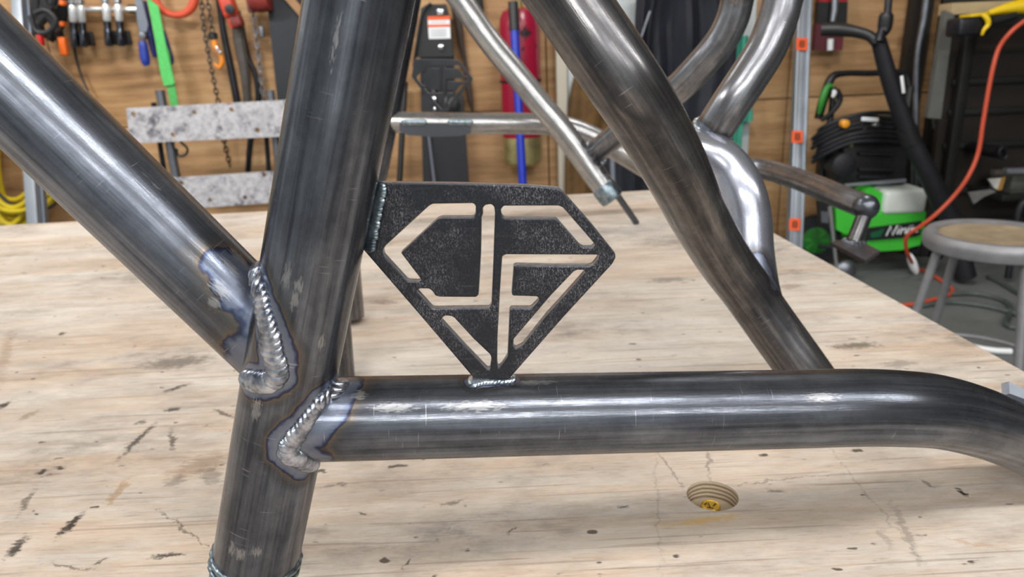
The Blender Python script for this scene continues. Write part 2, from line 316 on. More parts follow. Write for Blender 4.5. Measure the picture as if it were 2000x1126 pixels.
# ------------------------------------------------------------------ the workbench
C0 = PT(1352, 367, TABLE)                             # far right corner of the top
e1 = (C0 - PT(1997, 737, TABLE)); e2 = (C0 - PT(0, 443, TABLE))
ang = (math.atan2(e1.y, e1.x) - math.pi / 2 + math.atan2(e2.y, e2.x)) / 2
EX, EY = Vector((math.cos(ang), math.sin(ang), 0)), Vector((-math.sin(ang), math.cos(ang), 0))
TW, TD = 2.44, 1.83
bench = thing('workbench', C0 - EX * TW / 2 - EY * TD / 2 - Vector((0, 0, TABLE)), 'big plywood topped workbench with grease stains and scratches', 'workbench')
HOLE = PT(1391.5, 967, TABLE); HR = 0.0178
def plywood_top():
    t = NT('plywood_top'); tc = t.n('ShaderNodeTexCoord').outputs['Object']
    mp = t.n('ShaderNodeMapping'); mp.inputs['Rotation'].default_value = (0, 0, -ang + 0.05); t.l(tc, mp.inputs[0]); v = mp.outputs[0]
    wv = t.noise(v, 1.0, 3, 0.55, mapscale=(1.6, 9, 1)); 
    g = t.noise(v, 1.0, 5, 0.6, mapscale=(5, 48, 1)); fine = t.noise(v, 1.0, 4, 0.7, mapscale=(30, 420, 1))
    a = t.math('ADD', t.math('MULTIPLY', wv, 0.4), t.math('ADD', t.math('MULTIPLY', g, 0.34), t.math('MULTIPLY', fine, 0.26)))
    c = t.ramp(a, [(0.36, lin((210, 204, 196))), (0.48, lin((204, 193, 181))), (0.56, lin((197, 178, 160))), (0.68, lin((174, 147, 123)))])
    dirt = t.noise(v, 1.0, 5, 0.7, mapscale=(14, 34, 1), loc=(3, 1, 0)); patch = t.noise(v, 1.0, 2, 0.5, mapscale=(2.2, 3.5, 1), loc=(8, 3, 0))
    c = t.mixc(t.math('MULTIPLY', t.mrange(dirt, 0.47, 0.72, 0, 0.6), t.mrange(patch, 0.36, 0.62, 0.15, 1)), c, lin((132, 120, 110)))
    gm = t.noise(v, 1.0, 6, 0.72, mapscale=(9, 22, 1), loc=(6, 2, 0))
    c = t.mixc(t.mrange(gm, 0.42, 0.68, 0, 0.42), c, lin((150, 140, 130)))
    fb = t.noise(v, 1.0, 3, 0.65, mapscale=(70, 700, 1), loc=(2, 8, 0))
    c = t.mixc(t.math('MULTIPLY', t.mrange(fb, 0.56, 0.72, 0, 0.5), t.mrange(gm, 0.35, 0.6, 0.25, 1)), c, lin((128, 106, 86)))
    sm = t.noise(v, 1.0, 4, 0.7, mapscale=(4, 7, 1), loc=(1, 4, 0)); sm2 = t.noise(v, 1.0, 5, 0.75, mapscale=(40, 90, 1), loc=(7, 4, 0))
    c = t.mixc(t.math('MULTIPLY', t.mrange(sm, 0.52, 0.66, 0, 0.7), t.mrange(sm2, 0.40, 0.62, 0.1, 1)), c, lin((120, 110, 104)))
    spk = t.noise(v, 1.0, 2, 0.5, mapscale=(60, 110, 1), loc=(1, 9, 0))
    c = t.mixc(t.mrange(spk, 0.70, 0.75, 0, 0.85), c, lin((60, 48, 40)))
    for (rz, ms, lo) in ((0.9, (5, 220, 1), 0.70), (-0.7, (6, 260, 1), 0.705), (-1.2, (4, 200, 1), 0.715), (0.25, (5, 240, 1), 0.70)):
        s_ = t.noise(v, 1.0, 1, 0.4, mapscale=ms, rot=(0, 0, rz), loc=(rz * 7, 2, 0))
        c = t.mixc(t.mrange(s_, lo, lo + 0.03, 0, 0.4), c, lin((120, 104, 92)))
    brk = t.noise(v, 1.0, 4, 0.75, mapscale=(130, 330, 1), loc=(3, 3, 0)); brk = t.mrange(brk, 0.3, 0.7, -0.55, 0.55)
    wob = t.n('ShaderNodeTexNoise', i_Scale=70, i_Detail=6, i_Roughness=0.75); t.l(tc, wob.inputs['Vector'])
    sub = t.n('ShaderNodeVectorMath', operation='SUBTRACT'); t.l(wob.outputs['Color'], sub.inputs[0]); sub.inputs[1].default_value = (0.5, 0.5, 0.5)
    scl = t.n('ShaderNodeVectorMath', operation='SCALE'); scl.inputs['Scale'].default_value = 0.018; t.l(sub.outputs[0], scl.inputs[0])
    pv = t.n('ShaderNodeVectorMath', operation='ADD'); t.l(tc, pv.inputs[0]); t.l(scl.outputs[0], pv.inputs[1])
    G = (96, 88, 82); K = (34, 30, 28); B = (120, 92, 66)
    S = [((285, 712), (405, 702), 17, .75, G), ((340, 925), (445, 890), 34, .42, B), ((335, 935), (350, 945), 16, .5, G), ((400, 915), (425, 945), 14, .5, G),
         ((70, 928), (84, 918), 6, .9, K), ((112, 912), (128, 914), 5, .9, K), ((76, 932), (112, 925), 2.5, .6, K),
         ((118, 1048), (158, 1004), 8, .95, K), ((16, 1088), (48, 1050), 11, .9, K), ((300, 1086), (355, 1080), 6, .85, K),
         ((318, 1000), (405, 1064), 2.5, .6, K), ((238, 890), (300, 830), 5, .8, K), ((320, 766), (366, 750), 5, .8, K),
         ((322, 802), (352, 798), 6, .8, K), ((334, 845), (335, 875), 5, .7, K), ((422, 800), (458, 815), 4, .7, K), ((210, 985), (250, 935), 7, .5, (150, 112, 62)),
         ((0, 797), (16, 784), 6, .9, K), ((112, 652), (130, 650), 5, .9, K), ((265, 826), (282, 824), 6, .7, K), ((40, 820), (75, 800), 6, .5, B), ((0, 740), (18, 655), 7, .35, B),
         ((90, 1100), (180, 1112), 3, .6, K), ((180, 1105), (210, 1090), 4, .7, K), ((40, 1000), (62, 960), 5, .6, K),
         ((1868, 956), (1888, 970), 7, 1, K), ((1630, 677), (1710, 672), 10, .75, (80, 70, 56)), ((1735, 714), (1785, 706), 10, .45, G), ((1520, 561), (1565, 557), 10, .55, B),
         ((1270, 548), (1335, 544), 10, .6, G), ((1090, 520), (1160, 514), 14, .3, G), ((1312, 1022), (1432, 1010), 9, .9, (196, 164, 112)),
         ((1284, 880), (1332, 952), 2.2, .55, G), ((1383, 880), (1385, 932), 3.5, .5, G), ((1430, 946), (1610, 926), 2.2, .55, G), ((1625, 880), (1800, 1095), 2.0, .3, G),
         ((1745, 990), (1790, 1090), 7, .4, G), ((1715, 1030), (1740, 1066), 9, .35, G), ((1850, 1050), (1960, 1072), 6, .35, (176, 128, 92)), ((1278, 880), (1290, 1100), 3, .25, G),
         ((1490, 500), (1540, 480), 5, .4, G), ((715, 588), (775, 590), 9, .55, (100, 84, 70)), ((1690, 560), (1720, 555), 4, .6, G), ((1205, 990), (1225, 988), 5, .9, (90, 100, 96)),
         ((865, 985), (905, 975), 5, .5, K), ((700, 1000), (716, 1004), 4, .7, K), ((990, 1040), (1010, 1030), 5, .6, K), ((790, 1110), (800, 1090), 4, .8, K),
         ((1500, 955), (1530, 960), 4, .5, K), ((1800, 935), (1830, 950), 4, .5, K), ((760, 910), (790, 908), 6, .8, K), ((630, 950), (680, 945), 5, .6, G)]
    org = ORG['workbench']
    for (a0, a1, w, st, col) in S:
        p, q = PT(*a0, TABLE), PT(*a1, TABLE); m = (p + q) / 2; d = q - p
        zz = (m - CAM).dot(_f); wid = w * zz / F / max(0.35, (CAM.z - m.z) / (m - CAM).length)
        L_ = max(d.length / 2, wid / 2)
        mp2 = t.n('ShaderNodeMapping', vector_type='TEXTURE'); t.l(pv.outputs[0], mp2.inputs[0])
        mp2.inputs['Location'].default_value = (m.x - org.x, m.y - org.y, TABLE - org.z)
        mp2.inputs['Rotation'].default_value = (0, 0, math.atan2(d.y, d.x)); mp2.inputs['Scale'].default_value = (L_ * 1.25, wid * 0.6, 1)
        ln = t.n('ShaderNodeVectorMath', operation='LENGTH'); t.l(mp2.outputs[0], ln.inputs[0])
        c = t.mixc(t.mrange(t.math('ADD', ln.outputs['Value'], brk), 1.15, 0.5, 0, st), c, lin(col))
    t.l(c, t.b.inputs['Base Color']); t.b.inputs['Roughness'].default_value = 0.55; t.b.inputs['Specular IOR Level'].default_value = 0.3
    t.bump(t.math('ADD', fine, g), 0.15, 0.0008); return t.m
M_TOP = plywood_top()
def plies():
    t = NT('plywood_plies'); tc = t.n('ShaderNodeTexCoord').outputs['Object']
    w = t.n('ShaderNodeTexWave', wave_type='BANDS', bands_direction='Z', i_Scale=95, i_Distortion=1.5, i_Detail=3); t.l(tc, w.inputs['Vector'])
    t.l(t.ramp(w.outputs[0], [(0.2, lin((116, 98, 78))), (0.5, lin((150, 132, 108))), (0.8, lin((176, 160, 136)))]), t.b.inputs['Base Color'])
    t.b.inputs['Roughness'].default_value = 0.7; return t.m
M_PLY = plies()
def quad(u0, u1, v0, v1): return [C0 + EX * a + EY * b for a, b in ((u0, v0), (u1, v0), (u1, v1), (u0, v1))]
rim = quad(-TW, 0, -TD, 0)
hole = [(HOLE.x + HR * math.cos(2 * math.pi * k / 48), HOLE.y - HR * math.sin(2 * math.pi * k / 48)) for k in range(48)]
TT = 0.0135
top = cut_sheet([[(p.x, p.y) for p in rim], hole], TT, Matrix.Translation((0, 0, TABLE - TT / 2)))
tp = part('top_sheet', top, M_TOP, bench, smooth=0); tp.data.materials.append(M_PLY)
for p in tp.data.polygons:
    if abs(p.normal.z) < 0.5: p.material_index = 1
mb = MB(); mb.prism([Vector((p.x, p.y, TABLE - TT - 0.0005)) for p in rim], (0, 0, -0.018)); part('under_sheet', mb, M_PLY, bench, smooth=0)
M_STUD = mat('construction_lumber', (176, 138, 92), 0.7, 0, 0.2, 6, 0.05, (1, 1, 8))
RZ = Matrix.Rotation(ang, 3, 'Z')
def bpt(u, v, z): p = C0 + EX * u + EY * v; return Vector((p.x, p.y, z))
for (u, v, sx, sy) in ((-TW / 2, -0.06, TW - 0.1, 0.04), (-TW / 2, -TD + 0.06, TW - 0.1, 0.04), (-0.06, -TD / 2, 0.04, TD - 0.2), (-TW + 0.06, -TD / 2, 0.04, TD - 0.2)):
    part('apron', MB().rbox(bpt(u, v, TABLE - 0.037 - 0.045), (sx, sy, 0.089), 0.003, RZ), M_STUD, bench)
for (u, v) in ((-0.13, -0.13), (-TW + 0.13, -0.13), (-0.13, -TD + 0.13), (-TW + 0.13, -TD + 0.13)):
    part('leg', MB().rbox(bpt(u, v, (TABLE - 0.037) / 2), (0.089, 0.089, TABLE - 0.037), 0.004, RZ), M_STUD, bench)
# zinc bolt in the counterbored hole
bc = PT(1388, 985, TABLE - 0.0005); bc = Vector((bc.x, bc.y, TABLE - TT - 0.0005))
bolt = thing('hex_bolt', bc, 'yellow zinc bolt head sunk in the round hole in the bench top', 'bolt')
M_ZINC = mat('yellow_zinc', (226, 182, 70), 0.35, 0.6, 0.3, 300, 0.1)
part('head', MB().lathe([(0.0066, 0), (0.0068, 0.001), (0.0068, 0.0122), (0.0060, 0.0134), (0.0054, 0.0129), (0.0, 0.0129)], bc, n=24), M_ZINC, bolt)
mk = MB()
for k, (a, b) in enumerate((((-.004, .001), (-.002, .003)), ((-.001, -.002), (-.001, .0025)), ((.0015, -.001), (.004, .0015)), ((-.003, -.002), (.001, -.0035)))):
    mk.tube([bc + Vector((a[0], a[1], 0.0131)), bc + Vector((b[0], b[1], 0.0131))], 0.0004, 6)
part('head_marking', mk, mat('dark_marking', (60, 40, 14), 0.6), bolt)

# ------------------------------------------------------------------ the welded tube frame
frame = thing('welded_frame', Vector((0.25, 0.8, TABLE)), 'welded frame of bent raw steel tubes standing on the plywood workbench', 'frame')
R1 = 0.0216; R2 = 0.0206; R3 = 0.0165
def cyl(a, b, r): return (Vector(a), (Vector(b) - Vector(a)).normalized(), r)
seatA, seatB = PZ(702, 0, 0.285), PZ(508, 1050, 0.365)
leftA, leftB = PZ(0, 148, 0.3035), PZ(573, 704, 0.3495)
horA, horB = PZ(560, 819, 0.3455), PZ(1673, 795, 0.3800)
C_SEAT, C_LEFT, C_HOR = cyl(seatA, seatB, R1), cyl(leftA, leftB, R1), cyl(horA, horB, R2)
def hit(x, y, cyls):
    d = ray(x, y); best = None
    for (p, a, r) in cyls:
        w = CAM - p; dd = d - a * d.dot(a); ww = w - a * w.dot(a)
        A, B, Cc = dd.dot(dd), 2 * dd.dot(ww), ww.dot(ww) - r * r; D = B * B - 4 * A * Cc
        if D < 0: D = 0
        t_ = (-B - math.sqrt(D)) / (2 * A); P = CAM + d * t_; n = (P - p) - a * (P - p).dot(a)
        if best is None or t_ < best[0]: best = (t_, P, n.normalized())
    return best[1], best[2]
def beadpath(pxs, cyls, step):
    q = catmull([(x, y, 0) for x, y in pxs], step); return [hit(p[0], p[1], cyls) for p in q]
def bead(name, pts, half, thick, m, label=None, parent=None):
    mb = MB(); n = len(pts)
    for i, (P, N) in enumerate(pts):
        T = (pts[min(i + 1, n - 1)][0] - pts[max(i - 1, 0)][0]); T = (T - N * T.dot(N)); sp = T.length / (2 if 0 < i < n - 1 else 1); T.normalize()
        L = N.cross(T); j = random.uniform(0.9, 1.1); tl = (T * 0.93 + N * 0.36).normalized(); nn = (N * 0.93 - T * 0.36).normalized()
        mb.blob(P + N * thick * 0.12 + L * random.uniform(-.08, .08) * half, tl * sp * random.uniform(1.35, 1.9), L * half * j, nn * thick, 16, 8)
    return part(name, mb, m, parent or frame, label, 60)
def weldmat(name, a, b, rough=0.28):
    t = NT(name); tc = t.n('ShaderNodeTexCoord').outputs['Object']; n = t.noise(tc, 130, 4, 0.6); n2 = t.noise(tc, 900, 3, 0.6)
    t.l(t.ramp(n, [(0.35, lin(a)), (0.65, lin(b))]), t.b.inputs['Base Color']); t.b.inputs['Metallic'].default_value = 0.95
    t.b.inputs['Roughness'].default_value = rough; t.bump(n2, 0.15, 0.0005); return t.m
M_WELD = weldmat('weld_bead', (84, 88, 100), (186, 190, 200)); M_WELD2 = weldmat('weld_bead_blue', (84, 96, 104), (146, 160, 168), .34); M_WELD3 = weldmat('weld_bead_silver', (150, 165, 178), (214, 224, 230), 0.22)
W1 = beadpath([(499, 528), (506, 560), (512, 600), (522, 640), (530, 672), (537, 705), (541, 728), (530, 742), (508, 746), (488, 742)], [C_SEAT, C_LEFT], 12)
W2 = beadpath([(663, 747), (650, 763), (628, 786), (606, 815), (585, 843), (566, 866), (562, 882), (575, 893), (600, 901)], [C_SEAT, C_HOR], 11)
W3 = beadpath([(924, 745), (940, 743), (960, 741), (980, 740), (998, 738)], [C_HOR], 6.5)
PLATE_D = 0.318
W4 = [(PD(x, y, PLATE_D - 0.003), Vector((-0.45, -0.89, 0))) for x, y in [(p[0], p[1]) for p in catmull([(744, 362, 0), (738, 392, 0), (732, 420, 0), (727, 450, 0), (722, 482, 0)], 5.5)]]
HEAT = np.array([tuple(p) for p, n in W1 + W2]); HEAT3 = np.array([tuple(p) for p, n in W3]); HEAT4 = np.array([tuple(p) for p, n in W4])
RINGC = PZ(498, 1096, 0.3685)
def heatfield(V, srcs):
    out = np.full(len(V), 0.2)
    for (src, k) in srcs:
        d = np.sqrt(((V[:, None, :] - src[None]) ** 2).sum(2)).min(1) * k; out = np.minimum(out, d)
    return out
def steel_tube(name, path, r, m, heat=(), spots=(), n=64, step=0.0025, label=None, caps=True, parent=None):
    pts = np.array([tuple(p) for p in path], float)
    q = catmull(pts, step); P = q[:, :3]; M_ = len(P)
    T = np.gradient(P, axis=0); T /= np.linalg.norm(T, axis=1)[:, None]
    s = np.concatenate([[0], np.cumsum(np.linalg.norm(np.diff(P, axis=0), axis=1))])
    N = np.array((0, 1.0, 0.0)); Ns = []
    for i in range(M_):
        N = N - T[i] * N.dot(T[i]); N /= np.linalg.norm(N); Ns.append(N)
    Ns = np.array(Ns); Bs = np.cross(T, Ns)
    a = np.linspace(0, 2 * np.pi, n + 1)        # seam doubled for the UV map
    V = (P[:, None] + (Ns[:, None] * np.cos(a)[None, :, None] + Bs[:, None] * np.sin(a)[None, :, None]) * r).reshape(-1, 3)
    idx = np.arange(M_ * (n + 1)).reshape(M_, n + 1)
    f = np.stack([idx[:-1, :-1], idx[:-1, 1:], idx[1:, 1:], idx[1:, :-1]], -1).reshape(-1, 4)
    faces = [tuple(x) for x in f.tolist()]
    if caps: faces += [tuple(idx[0, n - 1::-1].tolist()), tuple(idx[-1, :n].tolist())]
    par = parent or frame; org = ORG[par.name]; me = bpy.data.meshes.new(name)
    me.from_pydata((V - np.array(tuple(org))).tolist(), [], faces)
    uvv = np.stack([np.tile(a * r, M_), np.repeat(s, n + 1)], 1) + random.uniform(0, 5)
    uvl = me.uv_layers.new(name='UVMap'); li = np.empty(len(me.loops), int); me.loops.foreach_get('vertex_index', li)
    uvl.data.foreach_set('uv', uvv[li].astype(np.float32).ravel())
    h = heatfield(V, heat) if heat else np.full(len(V), 0.2)
    b = np.zeros(len(V))
    for (c, ax, l, w) in spots:
        c = np.array(tuple(c)); ax = np.array(tuple(ax)); d = V - c; al = d @ ax; pe = np.sqrt(np.maximum((d * d).sum(1) - al * al, 0))
        b = np.maximum(b, np.clip(1.35 - np.sqrt((al / l) ** 2 + (pe / w) ** 2), 0, 1))
    for nm, arr in (('weld_distance', h), ('bare_and_glint', b)):
        at = me.attributes.new(nm, 'FLOAT', 'POINT'); at.data.foreach_set('value', arr.astype(np.float32))
    me.shade_smooth(); me.set_sharp_from_angle(angle=math.radians(50)); me.update()
    o = link(me, name, m, par, org, label); return o
def spot(x, y, c, l, w): return (hit(x, y, [c])[0], c[1], l, w)
seat_dir = C_SEAT[1]
tbl = seatB + seat_dir * ((TABLE - seatB.z) / seat_dir.z)
steel_tube('upright_tube', [seatA - seat_dir * 0.06, seatA, seatB, tbl], R1, M_STEEL_LOW, [(HEAT, 1.7), (HEAT4, 2.6)],
           [spot(560, 540, C_SEAT, .007, .0025), spot(583, 560, C_SEAT, .005, .002), spot(628, 668, C_SEAT, .005, .002), spot(470, 1082, C_SEAT, .004, .003), spot(500, 1078, C_SEAT, .003, .003), spot(452, 1070, C_SEAT, .005, .002),
            spot(500, 800, C_SEAT, .007, .003), spot(655, 80, C_SEAT, .012, .0012), spot(575, 585, C_SEAT, .006, .002)],
           n=96, step=0.0018, label='thick upright steel tube with blue heat tint at the weld')
steel_tube('slanted_tube', [leftA - C_LEFT[1] * 0.14, leftA, leftB], R1 - 0.0001, M_STEEL, [(HEAT[:len(W1)], 0.72)],
           [spot(430, 565, C_LEFT, .006, .0035), spot(418, 592, C_LEFT, .004, .003), spot(470, 505, C_LEFT, .008, .0025), spot(450, 520, C_LEFT, .008, .002), spot(300, 355, C_LEFT, .006, .0008), spot(330, 390, C_LEFT, .004, .0008)], n=96, step=0.0018)
steel_tube('lower_tube', [horA, PZ(700, 816, .3497), PZ(950, 810.5, .3576), PZ(1250, 804, .367), PZ(1540, 798, .3757), horB + Vector((0, 0, 0)), PZ(1760, 797, .386), PZ(1830, 803, .397), PZ(1900, 820, .414), PZ(1960, 842, .436), PZ(2030, 876, .46), PZ(2120, 925, .49), PZ(2230, 985, .52)],
           R2, M_STEEL_LOW, [(HEAT[len(W1):], 1.2), (HEAT3, 3.2)],
           [spot(770, 795, C_HOR, .012, .0028), spot(700, 770, C_HOR, .004, .003), spot(1605, 775, C_HOR, .010, .003), spot(1040, 745, C_HOR, .014, .0022), spot(930, 792, C_HOR, .018, .003)], n=96, step=0.0018,  # first and last spots are highlights painted into the tube colour
           label='lower steel tube with a bend at its right end')
big = [PZ(1040, -100, .389), PZ(1110, 0, .389), PZ(1212, 150, .392), PZ(1261, 225, .41), PZ(1304, 300, .435), PZ(1338, 366, .47), PZ(1366, 425, .51), PZ(1414, 506, .553), PZ(1460, 569, .578), PZ(1509, 638, .585), PZ(1568, 720, .585), PZ(1640, 822, .588)]
EB = PZ(1478, 560, .60)
ELH = np.array([tuple(PZ(x, y, z)) for x, y, z in ((1480, 520, .575), (1497, 545, .575), (1512, 570, .58), (1488, 530, .57), (1505, 556, .57))])
steel_tube('crossing_tube', big, R2, M_STEEL_BROWN, [(ELH, 2.2)], [(PZ(1535, 622, .57), (PZ(1560, 650, .57) - PZ(1520, 600, .57)).normalized(), .016, .004)], n=72, step=0.003, label='bent steel tube with a brushed brownish sheen')
elbow = [PZ(1290, 305, .64), PZ(1340, 294, .62), PZ(1388, 306, .61), PZ(1424, 337, .605), PZ(1447, 380, .60), PZ(1458, 430, .60), PZ(1462, 490, .60), PZ(1472, 560, .60), PZ(1485, 610, .60)]
steel_tube('elbow_tube', elbow, R2, M_STEEL_BRIGHT, [(ELH, 1.3)], n=64, step=0.004, label='shiny polished elbow of tube')
rt = [PZ(1545, -90, .59), PZ(1540, -40, .59), PZ(1528, 0, .59), PZ(1515, 48, .59), PZ(1494, 99, .592), PZ(1461, 152, .595), PZ(1431, 197, .599), PZ(1402, 241, .610), PZ(1375, 282, .624)]
rd_ = (rt[-1] - rt[-2]).normalized(); rc_ = rt[-2] + rd_ * .008; rX = rd_.cross(Vector((0, 1, 0))).normalized(); rY = rd_.cross(rX)
rring = [rc_ + (rX * math.cos(a) + rY * math.sin(a)) * (R3 + .0003) for a in np.linspace(0, 2 * math.pi, 60, endpoint=False)]
RTW = np.array([tuple(p) for p in rring]); mb = MB(); mb.tube(rring, [.0024 + .0005 * math.sin(i * 2.1) for i in range(60)], 10, closed=True); part('weld_bead', mb, M_WELD3, frame, 'silver weld ring on top of the polished elbow')
steel_tube('upper_tube', rt, R3, M_STEEL_MID, [(RTW, 2.4)], n=56, step=0.004)
dg = [PZ(1452, -60, .88), PZ(1446, -30, .89), PZ(1440, 0, .905), PZ(1431, 36, .915), PZ(1410, 78, .93), PZ(1374, 122, .95), PZ(1322, 175, .99), PZ(1260, 220, 1.08), PZ(1199, 268, 1.20), PZ(1150, 306, 1.27)]
steel_tube('brace_tube', dg, R2, M_STEEL_MID, n=48, step=0.006)
ax0, ax1 = PZ(899, 0, 1.24), PZ(1194, 386, 1.25)
FAR = ax1 - ax0
far_diag = [ax0 - FAR * 0.2, ax0, PZ(952, 75, 1.245), PZ(1013, 150, 1.245), PZ(1053, 200, 1.245), PZ(1095, 250, 1.245), PZ(1145, 318, 1.25), ax1]
FW = np.array([tuple(PZ(x, y, 1.235)) for x, y in ((1140, 282), (1150, 300), (1165, 318), (1180, 332), (1205, 375), (1190, 392))])
steel_tube('far_slanted_tube', far_diag, R2, M_STEEL_LIGHT, [(FW, 3.0)], n=48, step=0.005, label='lighter cleaned steel tube at the far side')
pb = PT(1243, 437, TABLE); pt = PZ(1205, 380, 1.25)
part('pin', MB().tube([pt, pb + Vector((0, 0, 0.002))], 0.0058, 16), M_STEEL_LIGHT, frame, 'thin steel pin resting on the bench')
wbm = MB(); d = FAR.normalized()
X = d.cross(Vector((0, 1, 0))).normalized(); Y = d.cross(X)
wbm.tube([ax1 + d * h_ for h_ in (-.026, -.024, -.014, -.002, .004, .006)], [R2 * .99, R2 * 1.035, R2 * 1.06, R2 * 1.05, R2 * .98, R2 * .7], 40)
part('weld_bead', wbm, M_WELD2, frame, 'blue grey weld round the tube end')
wbm = MB(); d = (VP([dg[-1]])[0] - VP([dg[-2]])[0]).normalized(); X = d.cross(Vector((0, 1, 0))).normalized(); Y = d.cross(X); cc = PZ(1166, 296, 1.245)
wbm.tube([cc + d * .004 + (X * math.cos(a) + Y * math.sin(a)) * (R2 + .0005) for a in np.linspace(0, 2 * math.pi, 60, endpoint=False)], [.0038 + .0007 * math.sin(i * 1.9) for i in range(60)], 10, closed=True)
part('weld_bead', wbm, M_WELD, frame)
ft = [PZ(700, 237, 1.38), PZ(790, 239, 1.38), PZ(900, 241, 1.385), PZ(1050, 242, 1.385), PZ(1110, 250, 1.39), PZ(1160, 269, 1.395), PZ(1215, 299, 1.40), PZ(1280, 338, 1.41)]
steel_tube('far_lower_tube', ft, R2, M_STEEL_LIGHT, n=48, step=0.005, label='far side tube, bright above and brown below')
fu = [PZ(842, -40, 1.36), PZ(820, 40, 1.365), PZ(797, 130, 1.37), PZ(776, 225, 1.38), PZ(757, 310, 1.40), PZ(735, 410, 1.43)]
steel_tube('far_upright_tube', [PZ(812, -60, 1.37), PZ(796, 30, 1.37), PZ(775, 140, 1.37), PZ(752, 260, 1.38), PZ(730, 370, 1.40)], R2, M_STEEL_LOW, n=40, step=0.006)
rg = [PZ(1380, 330, 1.55), PZ(1430, 325, 1.50), PZ(1490, 330, 1.46), PZ(1545, 345, 1.38), PZ(1595, 364, 1.30), PZ(1645, 385, 1.22), PZ(1690, 403, 1.17)]
steel_tube('cross_tube', rg, 0.0202, M_STEEL_MID, n=48, step=0.005)
ec = PZ(1691, 404, 1.165); part('end_cap', MB().blob(ec, Vector((.0212, 0, 0)), Vector((0, .0212, 0)), Vector((0, 0, .0212)), 24, 14), M_STEEL_LIGHT, frame)
foot_t, foot_b = PZ(1688, 420, 1.165), PZ(1668, 472, 1.165)
steel_tube('foot_strut', [foot_t, (foot_t + foot_b) / 2, foot_b], 0.0125, M_STEEL_BROWN, n=24, step=0.004)
fz = foot_b.z
part('foot_plate', MB().prism([PT(x, y, fz) for x, y in ((1621, 472), (1668, 463), (1719, 489), (1690, 508))], (0, 0, -0.006)), mat('foot_steel', (104, 100, 104), 0.4, 0.85), frame, smooth=0)
wbm = MB()
for k in range(14):
    a = 2 * math.pi * k / 14; wbm.blob(foot_b + Vector((math.cos(a) * .0145, math.sin(a) * .0145, 0.001)), Vector((.005, 0, 0)), Vector((0, .005, 0)), Vector((0, 0, .004)), 8, 5)
part('weld_bead', wbm, M_WELD, frame)
# lower ends of the far legs that stand behind the upright tube
for (x, y, x2, y2) in ((681, 628, 655, 330), (655, 745, 640, 560)):
    p = PT(x, y, TABLE + 0.001); q = PD(x2, y2, p.y + 0.02)
    steel_tube('rear_leg_tube', [p + (q - p) * 0.03, p + (q - p) * .5, q], 0.0195, M_STEEL_BROWN, n=40, step=0.006)
# tab behind the bend
part('bent_tab', MB().prism([PZ(x, y, .455) for x, y in ((1970.5, 744), (1985, 752), (2040, 782), (2060, 800), (1972, 768))], _f * 0.004 + _r * -0.0022 + _u * -0.002), mat('bright_tab', (168, 174, 186), 0.3, 0.5, 0.1, 60, 0), frame, smooth=0)
# weld beads of the near joint
bead('weld_bead', W1, 0.0055, 0.0022, M_WELD, 'silver stack of weld ripples between upright and slanted tube')
bead('weld_bead', W2, 0.0050, 0.0021, M_WELD, 'grey stack of weld ripples between upright and lower tube')
bead('weld_bead', W3, 0.0043, 0.0015, M_WELD3, 'short bright weld under the diamond plate')
bead('weld_bead', W4, 0.0036, 0.0013, M_WELD2, 'dull blue weld beside the diamond plate')
eb = beadpath([(478, 742), (492, 750), (512, 750), (535, 742)], [C_SEAT, C_LEFT], 9); bead('weld_bead', eb, 0.003, 0.002, M_WELD2)
for (x, y, cs) in ((541, 727, [C_SEAT, C_LEFT]), (566, 870, [C_SEAT, C_HOR])):       # end craters
    P, N = hit(x, y, cs); T = N.cross(Vector((0, 0, 1))).normalized(); L = N.cross(T)
    mb = MB()
    for k in range(18):
        a = 2 * math.pi * k / 18; mb.blob(P + (T * math.cos(a) + L * math.sin(a)) * .0038, T * .0017, L * .0017, N * .0016, 8, 5)
    mb.blob(P, T * .0042, L * .0042, N * .0009, 14, 6); part('weld_crater', mb, M_WELD2, frame)
# collar weld round the bottom of the upright
X = seat_dir.cross(Vector((0, 1, 0))).normalized(); Y = seat_dir.cross(X); 
axp = seatB + seat_dir * ((RINGC - seatB).dot(seat_dir) - 0.002)
for off in (-0.0015, 0.0035):
    mb = MB(); ring = [axp + seat_dir * off + (X * math.cos(a) + Y * math.sin(a)) * (R1 - .0002) for a in np.linspace(0, 2 * math.pi, 72, endpoint=False)]
    mb.tube(ring, [0.0017 + 0.0003 * math.sin(i * 2.3) for i in range(72)], 10, closed=True); part('collar_bead', mb, M_WELD2, frame)
# ------------------------------------------------------------------ diamond plates with cut-out J and F
def platemat():
    t = NT('black_mill_scale'); tc = t.n('ShaderNodeTexCoord').outputs['Object']
    s1 = t.noise(tc, 1.0, 4, 0.7, mapscale=(3000, 3000, 1100), rot=(0, 0.4, 0)); s2 = t.noise(tc, 1.0, 3, 0.6, mapscale=(34, 34, 40), loc=(2, 0, 1)); s3 = t.noise(tc, 1.0, 2, 0.5, mapscale=(60, 60, 900))
    c = t.mixc(t.math('MULTIPLY', t.mrange(s1, 0.52, 0.62, 0, 0.9), t.mrange(s2, 0.40, 0.58, 0.10, 1)), lin((30, 32, 38)), lin((122, 121, 126)))
    c = t.mixc(t.mrange(s3, 0.6, 0.8, 0, 0.3), c, lin((90, 90, 96)))
    t.l(c, t.b.inputs['Base Color']); t.b.inputs['Metallic'].default_value = 0.5; t.l(t.mrange(s1, 0.3, 0.7, 0.30, 0.44), t.b.inputs['Roughness'])
    t.bump(s1, 0.12, 0.0006); return t.m
M_PLATE = platemat()
RIM = [(150, 36), (500, 40), (860, 50), (1022, 64), (1048, 84), (1190, 245), (1306, 390), (1308, 412), (1292, 442), (1050, 705), (792, 998), (776, 1016), (606, 1014), (588, 992), (330, 690), (62, 380), (48, 366), (85, 170), (108, 44)]
